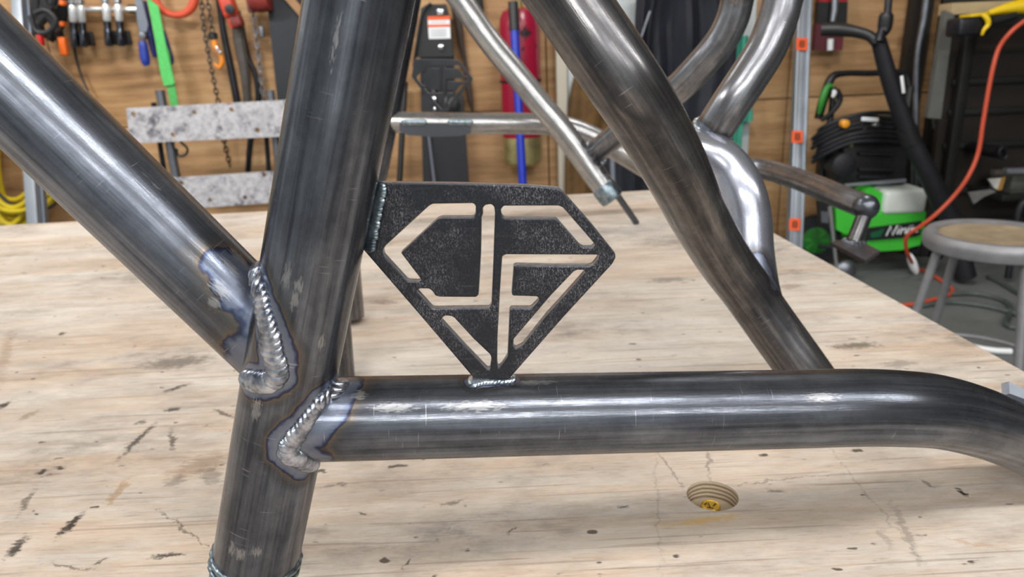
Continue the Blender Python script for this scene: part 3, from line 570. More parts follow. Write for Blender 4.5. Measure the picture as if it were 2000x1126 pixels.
CUT = [[(400, 144), (600, 141), (612, 152), (611, 196), (598, 208), (445, 208), (425, 215), (240, 386), (342, 520), (326, 527), (280, 525), (268, 518), (156, 396), (153, 372), (165, 352), (382, 153)],
       [(660, 150), (688, 145), (703, 156), (707, 185), (700, 400), (690, 640), (680, 658), (405, 662), (392, 655), (320, 575), (336, 564), (380, 565), (395, 575), (412, 600), (435, 606), (615, 607), (628, 595), (634, 500), (640, 380), (643, 210), (650, 192), (648, 165)],
       [(752, 154), (1025, 153), (1046, 163), (1205, 345), (1194, 357), (1145, 357), (1130, 348), (1020, 222), (1005, 214), (755, 213), (742, 200), (738, 172)],
       [(745, 405), (762, 395), (1225, 397), (1218, 415), (1195, 444), (1175, 450), (1000, 450), (812, 445), (800, 452), (790, 585), (795, 600), (918, 604), (926, 614), (918, 630), (888, 660), (790, 660), (780, 670), (775, 790), (770, 900), (740, 945), (725, 956), (720, 930), (722, 800), (735, 560)],
       [(1115, 472), (1152, 472), (1152, 486), (1060, 590), (960, 700), (845, 845), (812, 862), (800, 850), (802, 815), (900, 700), (985, 600), (1098, 482)],
       [(446, 709), (462, 699), (495, 702), (508, 712), (600, 812), (685, 893), (690, 910), (683, 964), (668, 962), (560, 850), (444, 724)]]
M_CUT = mat('cut_edge_highlight', (140, 140, 146), 0.28, 0.7, 0.3, 400, 0.1)  # cut edges, colour lightened to paint in the edge highlight
def diamond_plate(name, place, thick, m, label, step_round=6):
    A, B, C_ = place(700, 400), place(1300, 400), place(700, 900)
    X = (B - A) / 600; Yv = (C_ - A) / 500                     # per crop unit
    xs = X.length; Xn = X.normalized(); Nn = Xn.cross(Yv).normalized(); Yn = Nn.cross(Xn)
    def loc(p):
        q = place(*p) - A; return (q.dot(Xn), q.dot(Yn))
    loops = [[loc(p) for p in rounded(RIM, 7)]] + [[loc(p) for p in rounded(c, 7)] for c in CUT]
    M_ = Matrix(((Xn.x, Yn.x, Nn.x, A.x), (Xn.y, Yn.y, Nn.y, A.y), (Xn.z, Yn.z, Nn.z, A.z), (0, 0, 0, 1)))
    o = part(name, cut_sheet(loops, thick, M_, 0.0008), m, frame, label, 30); o.data.materials.append(M_CUT)
    for p in o.data.polygons:
        if abs(p.normal.dot(Nn)) < 0.9: p.material_index = 1
    return o
k0 = 530 / 1356
near = lambda a, b: PD(690 + a * k0, 340 + b * k0, PLATE_D)
diamond_plate('diamond_plate', near, 0.0050, M_PLATE, 'black diamond shaped plate with the letters J and F cut through')
sx_, sy_ = 119 / 1258, 108 / 1022
farp = lambda a, b: PD(804 + (a - 48) * sx_, 115 + (b - 36) * sy_, 1.395)
diamond_plate('diamond_plate', farp, 0.006, mat('far_plate_steel', (66, 68, 72), 0.3, 0.85), 'smaller looking diamond plate on the far side of the frame')
part('gusset_plate', MB().prism([PD(x, y, 1.39) for x, y in ((783, 238), (920, 240), (920, 258), (900, 263), (850, 265), (800, 262), (783, 254))], (0, -0.021, 0)), M_STEEL_LIGHT, frame, 'gusset welded under the far tube', smooth=0)
for (x0, x1) in ((790, 828), (880, 918)):
    mb = MB()
    for x in np.linspace(x0, x1, 9): mb.blob(PD(x, 239, 1.367), Vector((.006, 0, 0)), Vector((0, .005, 0)), Vector((0, 0, .006)), 8, 5)
    part('weld_bead', mb, M_WELD2, frame)
# ------------------------------------------------------------------ things round the garage
M_BLACK = mat('black_plastic', (26, 26, 28), 0.45, 0, 0.3, 20, 0.05)
M_RUBBER = mat('black_rubber', (22, 23, 28), 0.55, 0, 0.3, 25, 0.05)
M_CHROME = mat('chrome', (214, 216, 220), 0.12, 1.0, 0.05, 8, 0.0)
M_ALU = mat('aluminum', (158, 164, 172), 0.42, 0.75, 0.1, 12, 0.03, (1, 1, 0.1))
M_ALU2 = mat('dull_aluminum', (120, 126, 136), 0.5, 0.6, 0.1, 12, 0.03)
M_GALV = mat('galvanized', (126, 130, 138), 0.4, 0.85, 0.2, 20, 0.05)
M_DARKSTEEL = mat('dark_steel', (46, 46, 50), 0.42, 0.7, 0.3, 20, 0.05)
M_ORANGE = mat('orange_sticker', (238, 92, 34), 0.5, 0, 0.06, 30, 0)
M_WHITE = mat('white_print', (232, 234, 236), 0.45, 0, 0.03, 10, 0)
def slab(mb, pxs, d, th):                                        # flat piece standing on the upright plane y = d, th deep
    return mb.prism([PD(x, y, d) for x, y in pxs], (0, th, 0))
def rod(mb, pts, n=12, step=None, closed=False):
    """pts: (pixel x, pixel y, plane distance, radius in pixels)"""
    q = [(*PD(x, y, d), r * px(d)) for x, y, d, r in pts]
    if step: a = catmull(q, step); return mb.tube(VP(a), [p[3] for p in a], n, closed=closed)
    return mb.tube([Vector(p[:3]) for p in q], [p[3] for p in q], n, closed=closed)
def drop(p0, p1, z):                                             # carry the line p0 -> p1 on to height z
    return p0 + (p1 - p0) * ((z - p0.z) / (p1.z - p0.z))
YW = 3.80
YH = 3.76                                                        # hung just off the wall

# leaning aluminium rails
def rail(name, label, top_px, bot_px, w_px, depth, dtop, dbot, m, cat='rail'):
    a, b = PD(*top_px, dtop), PD(*bot_px, dbot); a = a + (a - b) * 0.18; b = drop(a, b, 0.02)
    t = thing(name, b, label, cat); d = (a - b).normalized(); X = Vector((1, 0, 0)); X = (X - d * X.dot(d)).normalized(); Y = d.cross(X)
    w = w_px * px((dtop + dbot) / 2); L = (a - b).length; c = (a + b) / 2
    M_ = Matrix((X, Y, d)).transposed()
    return t, a, b, X, Y, d, w, L, c, M_
t, a, b, X, Y, d, w, L, c, M_ = rail('aluminum_rail', 'grey square aluminum rail leaning in front of yellow cords at far left', (36, 0), (68, 440), 21, 0.03, 3.62, 3.28, M_ALU)
part('rail_body', MB().rbox(c, (w, 0.04, L), 0.003, M_), M_ALU, t)
part('side_lip', MB().rbox(c + X * (w * 0.62) + Y * 0.0 + Vector((0, 0.03, 0)), (w * 0.3, 0.03, L), 0.002, M_), M_ALU2, t)
t, a, b, X, Y, d, w, L, c, M_ = rail('ladder_rail', 'long aluminum rail with three orange stickers leaning on the plywood wall', (1570, 0), (1553, 440), 27, 0.03, 3.66, 3.35, M_ALU)
mb = MB(); mb.rbox(c, (w * 0.62, 0.03, L), 0.002, M_); part('web', mb, M_ALU, t)
for s in (-1, 1): part('flange', MB().rbox(c + X * (s * w * 0.39) - Y * 0.004 * 0, (w * 0.22, 0.05, L), 0.003, M_), M_ALU, t)
fr = -1 if Y.y > 0 else 1
for (sx, sy) in ((1566, 86), (1557, 267), (1552, 438)):
    v = ray(sx, sy); n = Y * fr; P0 = c + n * 0.0262; tt = (P0 - CAM).dot(n) / v.dot(n); p = CAM + v * tt
    hgt = 24 * px(3.5)
    st = part('sticker', MB().box(p, (w * 0.8, 0.003, hgt), M_), M_ORANGE, t, 'square orange sticker')
    mk = MB(); q = p + n * 0.0025
    for (u, vv, su, sv) in ((-.17, 0, .1, .5), (.17, 0, .1, .5), (0, .22, .34, .1), (0, -.22, .34, .1), (0, 0, .34, .1)): mk.box(q + X * (u * w * .8) + d * (vv * hgt), (su * w * .8, .002, sv * hgt), M_)
    part('sticker_mark', mk, mat('sticker_ink', (66, 28, 16), 0.6), st)

# yellow cord coil at far left
mb = MB()
for k in range(15):
    ox, oy = random.uniform(-22, 22), random.uniform(-30, 20); rx, ry = 78 + random.uniform(-34, 26), 140 + random.uniform(-16, 16)
    ring = [PD(28 + ox + rx * math.cos(q), 290 + oy + ry * math.sin(q), 3.74 - 0.012 * k + 0.004 * math.sin(3 * q + k)) for q in np.linspace(0, 2 * math.pi, 60, endpoint=False)]
    mb.tube(ring, 0.0125, 10, closed=True)
coil = solo('extension_cord', mb, mat('yellow_cord', (196, 172, 26), 0.45, 0, 0.15, 12, 0.03), 'coil of thick yellow cord hanging at the far left of the plywood wall', 'cord')
mb = MB(); rod(mb, [(-30, 350, 3.60, 3), (0, 380, 3.60, 3), (25, 402, 3.59, 3), (50, 410, 3.60, 3), (90, 408, 3.6, 3), (110, 396, 3.6, 3)], 8, 0.02)
solo('thin_cable', mb, M_RUBBER, 'thin black cable sagging across the yellow cord coil', 'cable')

# black clamps and cables, far upper left
def clamp(name, label, pxs, tips, off=0.0, group='black clamps at upper left'):
    YH = 3.76 - off
    t = thing(name, base_of([PD(x, y, YH - .05) for x, y in pxs[0]]), label, 'clamp', group)
    for q in pxs:
        mb = MB(); rod(mb, [(x, y, YH - 0.05 + 0.01 * i, r) for i, (x, y, r) in enumerate([(x, y, 9 - 2 * abs(i - 1)) for i, (x, y) in enumerate(q)])], 10, 0.012); part('jaw', mb, M_BLACK, t)
    for (x, y, w_, h_, col) in tips:
        part('tip', MB().rbox(PD(x, y, YH - 0.07), (w_ * px(YH), 0.03, h_ * px(YH)), 0.006, Matrix.Rotation(0.06, 3, 'Y')), mat('tip_' + col, (242, 106, 22) if col == 'orange' else (206, 34, 36), 0.45), t, col + ' pad')
    mb = MB(); mb.lathe([(0.012, -0.02), (0.016, -0.015), (0.016, 0.015), (0.012, 0.02)], PD(pxs[0][1][0], pxs[0][1][1], YH - 0.07), (0, 1, 0), 16); part('pivot', mb, M_DARKSTEEL, t)
clamp('spring_clamp', 'black clamp with long orange tip hanging lowest at upper left', [[(100, -20), (108, 35), (120, 88)], [(128, -10), (120, 40), (98, 78)]], [(124, 90, 13, 32, 'orange'), (122, 47, 9, 9, 'orange')], .0)
clamp('spring_clamp', 'black clamp with red tip beside the left rail', [[(72, -20), (74, 40), (86, 75)], [(92, -20), (82, 30), (66, 64)]], [(80, 76, 8, 24, 'red')], .09)
clamp('spring_clamp', 'black clamp with small orange tip at the top edge of the picture', [[(112, -40), (100, 15), (76, 48)], [(84, -40), (92, 18), (114, 60)]], [(123, 6, 9, 9, 'orange')], .18)
mb = MB(); rod(mb, [(140, 60, YH, 3), (148, 110, YH, 2.6), (160, 150, YH, 2.2), (172, 178, YH - .01, 2)], 8, 0.02)
solo('thin_cable', mb, M_RUBBER, 'thin black cable hanging straight down beside the black clamps', 'cable')
mb = MB(); rod(mb, [(60, 30, YH - .32, 5), (70, 60, YH - .32, 5), (95, 62, YH - .32, 5), (110, 40, YH - .32, 5), (90, 20, YH - .32, 5), (68, 26, YH - .32, 5)], 8, 0.015)
solo('coiled_cable', mb, M_RUBBER, 'loop of black cable in front of the black clamps', 'cable')

# chrome holder bar with four chrome tools
mb = MB(); rod(mb, [(120, 18, YH - .03, 5), (268, 18, YH - .03, 5)], 14)
t = thing('holder_bar', base_of([PD(120, 18, YH), PD(268, 18, YH)]), 'shiny white chrome bar on the wall holding four chrome tools', 'rail'); part('bar', mb, mat('bright_chrome', (236, 238, 240), 0.2, 0.6, 0.03, 8, 0), t)
for x in (128, 262):
    mb = MB(); mb.rbox(PD(x, 18, YH + .005), (0.03, 0.07, 0.04), 0.005); part('bracket', mb, M_DARKSTEEL, t)
for i, (x, y, lab) in enumerate(((141, 12, 'first chrome tool from the left on the chrome bar'), (158, 12, 'second chrome tool from the left on the chrome bar'), (207, 10, 'third chrome tool from the left on the chrome bar'), (231, 10, 'rightmost chrome tool on the chrome bar'))):
    t = thing('chrome_tool', PD(x + 6, y + 72, YH - .06), lab, 'tool', 'chrome tools on the bar'); D_ = YH - .06
    ax = (PD(x + 6, y + 72, D_) - PD(x, y, D_)).normalized(); o = PD(x, y, D_); u = px(D_)
    part('cap', MB().lathe([(4 * u, -14 * u), (8 * u, -11 * u), (8.5 * u, -4 * u), (6 * u, -1 * u)], o, ax, 18), M_CHROME, t)
    part('neck', MB().lathe([(6 * u, -1 * u), (7 * u, 2 * u), (7 * u, 24 * u), (5.5 * u, 28 * u)], o, ax, 18), mat('bright_chrome', (236, 238, 240), 0.2), t)
    part('barrel', MB().lathe([(5.5 * u, 28 * u), (7 * u, 30 * u), (6.6 * u, 42 * u), (7.6 * u, 46 * u), (7.6 * u, 70 * u), (6 * u, 73 * u)], o, ax, 18), mat('dark_chrome', (96, 100, 108), 0.15, 1.0, 0.1, 8, 0.0), t)
    part('grip', MB().rbox(o + ax * 58 * u + Vector((7 * u, 0.03, 0)), (12 * u, 0.02, 26 * u), 0.004), M_BLACK, t)

# blue handled snips and green strap, orange loop
t = thing('snips', base_of([PD(285, 128, YH)]), 'grey snips with blue grips hanging beside the green strap', 'tool')
mb = MB(); slab(mb, [(262, -12), (274, -12), (289, 48), (286, 62), (272, 62), (268, 40)], YH - .05, .012); part('blade', mb, M_ALU2, t, smooth=0)
mb = MB(); mb.lathe([(0.004, -.03), (0.016, -.028), (0.018, 0), (0.012, .01)], PD(282, 70, YH - .05), (0, 1, 0), 16); part('pivot', mb, M_GALV, t)
M_BLUE = mat('blue_grip', (34, 58, 150), 0.4, 0, 0.15, 20, 0.02); M_NAVY = mat('navy_grip', (22, 32, 96), 0.45)
mb = MB(); rod(mb, [(278, 80, YH - .05, 6), (280, 90, YH - .05, 8), (284, 118, YH - .05, 8.5), (287, 128, YH - .05, 5)], 14, .01); part('handle', mb, M_BLUE, t)
mb = MB(); rod(mb, [(281, 2, YH - .02, 5), (288, 40, YH - .02, 6), (297, 86, YH - .02, 6), (303, 112, YH - .02, 4)], 14, .02); part('handle', mb, M_NAVY, t)
mb = MB(); rod(mb, [(318, 60, YH - .02, 4), (326, 88, YH - .02, 5.5), (334, 118, YH - .02, 5.5), (335, 126, YH - .02, 3)], 14, .02); part('handle', mb, M_NAVY, t)
t = thing('green_strap', base_of([PD(340, 205, YH)]), 'flat bright green webbing strap hanging down the plywood wall', 'strap')
M_GREEN = mat('green_webbing', (86, 190, 98), 0.7, 0, 0.12, 60, 0.06)
mb = MB(); slab(mb, [(286, -6), (309, 12), (326, 100), (341, 162), (336, 166), (320, 167), (313, 140), (303, 80), (292, 20)], YH - .08, .006); part('front_layer', mb, M_GREEN, t, smooth=0)
mb = MB(); slab(mb, [(310, 60), (330, 100), (338, 150), (348, 205), (350, 240), (336, 240), (333, 205), (325, 165)], YH - .068, .006); part('rear_layer', mb, mat('green_webbing_rear', (80, 172, 88), 0.7, 0, 0.12, 60, 0.06), t, smooth=0)
mb = MB(); rod(mb, [(296, -30, YH - .03, 6), (304, 0, YH - .03, 7), (318, 20, YH - .03, 7), (340, 29, YH - .04, 6), (362, 26, YH - .05, 7), (376, 12, YH - .05, 8), (382, -10, YH - .05, 8), (384, -30, YH - .05, 8)], 12, .02)
solo('orange_strap_loop', mb, mat('orange_red', (204, 78, 50), 0.6, 0, 0.1, 20, 0.03), 'loop of orange red strap at the top of the picture', 'strap')

# chains
def chain(name, label, path, lpx, m):
    q = catmull([(*PD(x, y, d),) for x, y, d in path], lpx * px(YH) * 0.72); mb = MB(); n = len(q)
    for i in range(n):
        p = Vector(q[i]); T = Vector(q[min(i + 1, n - 1)] - q[max(i - 1, 0)]).normalized(); S = Vector((1, 0.3, 0)) if i % 2 else Vector((0.3, -1, 0))
        S = (S - T * S.dot(T)).normalized(); l = lpx * px(YH) * .5; w_ = l * .55
        mb.tube([p + T * (math.cos(a) * l) + S * (math.sin(a) * w_) for a in np.linspace(0, 2 * math.pi, 12, endpoint=False)], l * .2, 6, closed=True)
    return mb
def chain_thing(label, path, lpx, m, group=None):
    mb = chain('c', label, path, lpx, m); return solo('chain', mb, m, label, 'chain', 'hanging chains')
M_CHAIN = mat('dark_chain', (70, 68, 68), 0.35, 0.9, 0.3, 40, 0.03)
chain_thing('dark steel chain hanging just left of the orange hook', [(392, -20, 3.72), (398, 50, 3.72), (408, 110, 3.71), (418, 160, 3.70), (426, 200, 3.70), (432, 250, 3.73), (448, 320, 3.75)], 13, M_CHAIN)
chain_thing('second dark chain beside the chain with the orange hook', [(402, -20, 3.68), (410, 30, 3.68), (416, 70, 3.68)], 13, M_CHAIN)
chain_thing('steel chain hanging from the red hoist at right', [(494, 25, 3.70), (500, 70, 3.70), (506, 120, 3.70), (511, 165, 3.70), (516, 200, 3.70)], 14, M_GALV)
t = thing('orange_hook', PD(428, 135, 3.68), 'orange lifting hook hanging beside the dark chain', 'hook'); mb = MB()
rod(mb, [(418, 76, 3.68, 5), (421, 92, 3.68, 6), (430, 105, 3.68, 5), (434, 120, 3.68, 5), (428, 132, 3.68, 4), (419, 124, 3.68, 3)], 12, .01); part('hook_body', mb, mat('hook_orange', (222, 134, 40), 0.45, 0, 0.2, 30, 0.05), t)
part('swivel', MB().lathe([(.012, 0), (.022, .006), (.022, .03), (.012, .036)], PD(417, 78, 3.68), (0, 0, 1), 16), M_BLACK, t)
part('latch', MB().rbox(PD(427, 99, 3.665), (0.014, .012, .04), .003, Matrix.Rotation(-.5, 3, 'Y')), M_CHROME, t)
for (lab, pts) in (('thick black bar hanging between the two chains', [(425, -20, 3.74, 6), (436, 60, 3.74, 6), (452, 140, 3.74, 7), (466, 215, 3.74, 7)]),
                   ('grey brown rubber strap hanging under the red hoist', [(462, 20, 3.73, 7), (468, 80, 3.73, 11), (478, 140, 3.73, 9), (484, 210, 3.74, 7)]),
                   ('curved dark cord hanging just left of the right chain', [(470, 40, 3.755, 5), (484, 110, 3.755, 5), (500, 150, 3.755, 5), (504, 210, 3.755, 6), (490, 270, 3.755, 6), (484, 335, 3.755, 5)])):
    mb = MB(); rod(mb, pts, 10, .03); solo('hanging_bar', mb, M_DARKSTEEL if 'grey' not in lab else mat('grey_rubber', (74, 68, 64), 0.6), lab, 'bar', 'dark bars among the chains')
t = thing('chain_hoist', PD(455, 55, 3.64), 'red orange chain hoist block above the black bars', 'hoist'); M_HR = mat('hoist_red', (190, 62, 40), 0.45, 0, 0.2, 30, 0.05)
part('housing', MB().rbox(PD(447, 12, 3.66), (.065, .08, .11), .018, Matrix.Rotation(-.2, 3, 'Y')), M_HR, t)
part('lower_block', MB().rbox(PD(462, 42, 3.66), (.06, .06, .06), .015, Matrix.Rotation(-.3, 3, 'Y')), mat('hoist_dark_red', (120, 40, 34), 0.5), t)
part('sheave', MB().lathe([(.012, -.01), (.022, -.008), (.022, .008), (.012, .01)], PD(449, 18, 3.605), (0, 1, 0), 18), M_BLACK, t)
mb = MB(); rod(mb, [(444, 20, 3.64, 4), (449, 40, 3.64, 4), (452, 55, 3.64, 3)], 10, .01); part('hook', mb, M_HR, t)
t = thing('chain_hoist', PD(510, 22, 3.66), 'dark red hoist block at the top above the right chain', 'hoist')
part('housing', MB().lathe([(.02, -.05), (.06, -.045), (.066, 0), (.06, .045), (.02, .05)], PD(508, -4, 3.66), (1, 0, 0), 20), mat('hoist_maroon', (128, 46, 40), 0.5), t)
part('hook', MB().rbox(PD(490, 10, 3.66), (.03, .05, .07), .01), mat('hoist_grey_red', (110, 72, 66), 0.5), t)
mb = MB(); mb.rbox(PD(511, 62, 3.71), (.02, .02, .05), .004); solo('snap_link', mb, M_GALV, 'small galvanized snap link beside the right chain', 'hook')

# dark board leaning, wooden lath
mb = MB(); a = [PD(x, y, 3.70) for x, y in ((518, -30), (640, -30), (640, 200), (542, 200), (530, 100))]; 
t = thing('dark_board', base_of(a), 'tall charcoal board leaning on the wall behind the upright tube', 'board')
low = [drop(a[0], a[3], 0.0), drop(a[1], a[2], 0.0)]
part('board', MB().prism([a[0], a[1], low[1], low[0]], (0, .03, 0)), mat('charcoal_board', (34, 36, 42), 0.6, 0, 0.15, 6, 0.03), t, smooth=0)
mb = MB(); slab(mb, [(540, -20), (560, -20), (612, 40), (612, 58), (596, 44)], 3.66, .02); solo('wooden_lath', mb, mat('lath_wood', (150, 112, 74), 0.6, 0, 0.15, 20, .03), 'thin wooden lath slanting behind the upright tube at the top', 'lath', smooth=0)

# paint stained rack: two perforated white planks on grey posts
def stained():
    t = NT('stained_white_metal'); tc = t.n('ShaderNodeTexCoord').outputs['Object']
    n = t.noise(tc, 9, 5, 0.7); n2 = t.noise(tc, 40, 4, 0.7); n3 = t.noise(tc, 6, 2, 0.5, loc=(0, 0, 0), mapscale=(1, 1, 1)); n4 = t.noise(tc, 1, 4, 0.6, mapscale=(7, 7, 16), loc=(5, 2, 8))
    c = t.ramp(n2, [(0.3, lin((138, 137, 143))), (0.6, lin((194, 191, 194)))])
    c = t.mixc(t.mrange(n, 0.53, 0.64, 0, 0.85), c, lin((62, 62, 74))); c = t.mixc(t.mrange(n4, 0.68, 0.73, 0, 0.8), c, lin((150, 42, 40)))
    t.l(c, t.b.inputs['Base Color']); t.b.inputs['Roughness'].default_value = 0.55; t.b.inputs['Metallic'].default_value = 0.1; return t.m
M_STAIN = stained()
RD = 3.45
t = thing('ramp_rack', base_of([PD(400, 420, RD)]), 'paint stained rack of two perforated white planks on grey posts', 'rack')
def plank(pxs, holes):
    o = PD(*pxs[0], RD); X = (PD(*pxs[1], RD) - o).normalized(); Z = (PD(*pxs[3], RD) - o); N = Vector((0, -1, 0)); X.y = 0; Y_ = N.cross(X)
    def lo(x, y): q = PD(x, y, RD) - o; return (q.dot(X), q.dot(Y_))
    loops = [[lo(*p) for p in pxs]]
    for (hx, hy, hr) in holes:
        c_ = lo(hx, hy); r_ = hr * px(RD); loops.append([(c_[0] + r_ * math.cos(q), c_[1] - r_ * math.sin(q)) for q in np.linspace(0, 2 * math.pi, 14, endpoint=False)])
    M_ = Matrix(((X.x, Y_.x, N.x, o.x), (X.y, Y_.y, N.y, o.y), (X.z, Y_.z, N.z, o.z), (0, 0, 0, 1)))
    part('plank', cut_sheet(loops, .02, M_, .001), M_STAIN, t, smooth=30)
plank([(248, 211), (640, 191), (640, 262), (276, 279), (254, 262)], [(263, 223, 5), (382, 219, 4.5), (454, 214, 4.5), (340, 263, 5), (504, 254, 5)])
plank([(336, 347), (640, 327), (640, 388), (352, 408), (340, 395)], [(357, 357, 4.5), (517, 341, 4.5), (480, 385, 4.5), (412, 390, 4.5)])
for (x0, x1, r) in ((312, 345, 9), (528, 548, 8)):
    a, b = PD(x0, 176, RD + .045), PD(x1, 350, RD + .045); lo_ = drop(a, b, 0.0)
    part('post', MB().tube([a, lo_], r * px(RD), 16), M_GALV, t)
    a2, b2 = PD(x0 - 12, 200, RD + .09), PD(x1 - 22, 350, RD + .09); part('post', MB().tube([a2, drop(a2, b2, 0.0)], 5 * px(RD), 12), M_DARKSTEEL, t)
mb = MB(); rod(mb, [(352, 276, RD + .05, 2.5), (366, 290, RD + .05, 2.5), (362, 302, RD + .05, 2.5), (348, 304, RD + .05, 2.5), (345, 290, RD + .05, 2.5)], 8, .01)
solo('wire_loop', mb, M_RUBBER, 'small black wire loop hanging under the upper white plank', 'cable')

# black rod, tall black tool with a warning label, hanging cable, chrome bits
a, b = PD(786, 250, 3.70), PD(780, 360, 3.66); t = thing('black_rod', drop(a, b, 0), 'thin black rod standing beside the tall black tool', 'rod')
part('rod', MB().tube([a + (a - b) * .8, drop(a, b, 0)], 6 * px(YH), 12), M_BLACK, t)
TL = 3.70
tool = thing('tall_black_tool', drop(PD(860, 40, TL), PD(866, 355, TL - .04), 0), 'tall black tool with white and orange warning label standing at the wall', 'tool')
mb = MB(); slab(mb, [(822, 16), (834, 8), (870, 8), (876, 30), (880, 60), (886, 110), (812, 112), (816, 60)], TL - .06, .07); part('housing', mb, M_BLACK, tool, smooth=30)
mb = MB(); slab(mb, [(820, 104), (886, 104), (888, 190), (822, 190)], TL - .045, .04); part('sleeve', mb, M_DARKSTEEL, tool)
q = [PD(822, 185, TL - .05), PD(904, 185, TL - .05), PD(916, 360, TL - .07), PD(826, 360, TL - .07)]; q2 = [q[0], q[1], drop(q[1], q[2], 0), drop(q[0], q[3], 0)]
part('blade', MB().prism(q2, (0, .04, 0)), M_RUBBER, tool, smooth=0)
mb = MB(); rod(mb, [(837, 262, TL - .075, 2.6), (849, 360, TL - .09, 3.2)], 8); part('edge_strip', mb, M_ALU2, tool)
lb = part('warning_label', slab(MB(), [(835, 32), (878, 31), (880, 75), (838, 76)], TL - .064, .004), M_WHITE, tool, 'white label with orange bars', smooth=0)
for y0, y1 in ((32, 39), (48, 53)): part('label_bar', slab(MB(), [(835, y0), (878, y0 - 1), (878.5, y1 - 1), (836, y1)], TL - .0665, .003), M_ORANGE, lb, smooth=0)
mb = MB()
for yy in (43, 58, 62, 66, 70): slab(mb, [(841, yy), (872, yy - .6), (872, yy + .6), (841, yy + 1.2)], TL - .066, .0022)
part('label_lines', mb, mat('grey_print', (150, 152, 158), 0.6), lb, smooth=0)
part('latch', MB().rbox(PD(860, 24, TL - .065), (.035, .02, .03), .005), M_CHROME, tool)
part('bolt', MB().lathe([(.014, 0), (.014, .012), (.008, .016)], PD(862, 92, TL - .06), (0, -1, 0), 16), M_CHROME, tool)
for (x, y, rr) in ((847, 175, 5), (849, 194, 6), (850, 213, 4.5)): part('reflector', MB().blob(PD(x, y, TL - .07), Vector((rr * px(TL), 0, 0)), Vector((0, .015, 0)), Vector((0, 0, rr * 1.4 * px(TL))), 12, 8), M_CHROME, tool)
part('knob', MB().lathe([(.03, 0), (.045, .008), (.045, .03), (.03, .04)], PD(880, 205, TL - .05), (0, -1, 0), 18), M_BLACK, tool)
mb = MB(); rod(mb, [(842, 6, TL - .08, 2.6), (826, 22, TL - .08, 2.6), (818, 60, TL - .08, 2.6), (812, 100, TL - .08, 2.6), (808, 130, TL - .07, 2.6)], 8, .02); part('cable', mb, M_DARKSTEEL, tool)
mb = MB(); rod(mb, [(884, 0, YH, 7), (894, 40, YH, 8), (902, 90, YH, 6), (908, 120, YH, 4), (914, 160, YH, 6), (918, 190, YH, 6), (924, 222, YH, 2)], 10, .02)
solo('hanging_strap', mb, mat('brown_black_strap', (60, 48, 40), 0.6), 'brown black strap with tapered tip hanging right of the black tool', 'strap')
mb = MB(); rod(mb, [(932, -20, YH, 9), (938, 30, YH, 8)], 10); solo('hanging_strap', mb, M_RUBBER, 'short black strap at the top just left of the red cylinder', 'strap')

# red cylinder with brassy base, blue handled broom
ED = 3.68; cx_top, cx_bot = 1015, 1022; u = px(ED); o = PD(1021, 322, ED); axx = (PD(1013, 0, ED) - o).normalized(); H_ = (PD(1013, 14, ED) - o).length
ext = thing('fire_extinguisher', o, 'dark red cylinder with brassy base and black leaf emblem hanging on the wall', 'extinguisher')
R_ = 38.5 * u
part('body', MB().lathe([(R_ * .96, H_ * .18), (R_, H_ * .2), (R_, H_ * .88), (R_ * .96, H_ * .93), (R_ * .82, H_ * .975), (R_ * .5, H_ * .998), (R_ * .2, H_)], o, axx, 40), mat('crimson_paint', (150, 24, 52), 0.25, 0, 0.1, 6, 0.0), ext)
part('base', MB().lathe([(R_ * .8, 0), (R_ * .98, H_ * .02), (R_ * 1.02, H_ * .05), (R_ * 1.0, H_ * .19)], o, axx, 40), mat('brass_base', (178, 166, 116), 0.3, 0.7, 0.3, 14, 0.03), ext, 'brass coloured base')
leaf = [(0, 1), (.18, .6), (.42, .72), (.36, .3), (.8, .5), (.72, .25), (.98, .1), (.55, -.25), (.6, -.42), (.1, -.36), (.06, -.85), (-.06, -.85), (-.1, -.36), (-.6, -.42), (-.55, -.25), (-.98, .1), (-.72, .25), (-.8, .5), (-.36, .3), (-.42, .72), (-.18, .6)]
def onext(x, y):                                                  # pixel to the cylinder's skin
    v = ray(x, y); w_ = CAM - o; dd = v - axx * v.dot(axx); ww = w_ - axx * w_.dot(axx); A = dd.dot(dd); B = 2 * dd.dot(ww); Cc = ww.dot(ww) - (R_ * 1.012) ** 2
    return CAM + v * ((-B - math.sqrt(max(0, B * B - 4 * A * Cc))) / (2 * A))
part('leaf_emblem', MB().prism([onext(1026 + lx * 13, 66 - ly * 17) for lx, ly in leaf], (0, .006, 0)), mat('black_print', (40, 8, 18), 0.5), ext, 'black leaf print', smooth=0)
part('stripe_print', MB().prism([onext(x, y) for x, y in ((1020, 92), (1034, 91), (1048, 86), (1048, 95), (1034, 99), (1020, 100))], (0, .006, 0)), mat('black_print', (40, 8, 18), 0.5), ext, smooth=0)
mb = MB(); mb.tube([o + axx * (H_ * .55) + Vector((R_ * 1.02 * math.cos(q), R_ * 1.02 * math.sin(q), 0)) for q in np.linspace(0, 2 * math.pi, 40, endpoint=False)], .006, 6, closed=True); part('wall_bracket', mb, M_DARKSTEEL, ext)
part('valve', MB().lathe([(R_ * .2, H_), (R_ * .22, H_ * 1.04), (R_ * .12, H_ * 1.06)], o, axx, 16), mat('brass_base', (150, 138, 92)), ext)
a, b = PD(1002, 4, 3.58), PD(1021, 358, 3.44); t = thing('broom', drop(a, b, 0.0), 'broom with bright blue handle and black grip in front of the red cylinder', 'broom'); dd = (b - a)
g = a + dd * (54 / 354)
part('handle', MB().tube([g - dd * .01, drop(a, b, .12)], 8.3 * px(3.5), 16), mat('blue_handle', (24, 48, 168), 0.35, 0, .06, 10, 0), t)
part('grip', MB().tube([a, g], 9.5 * px(3.55), 16), M_BLACK, t, 'black grip')
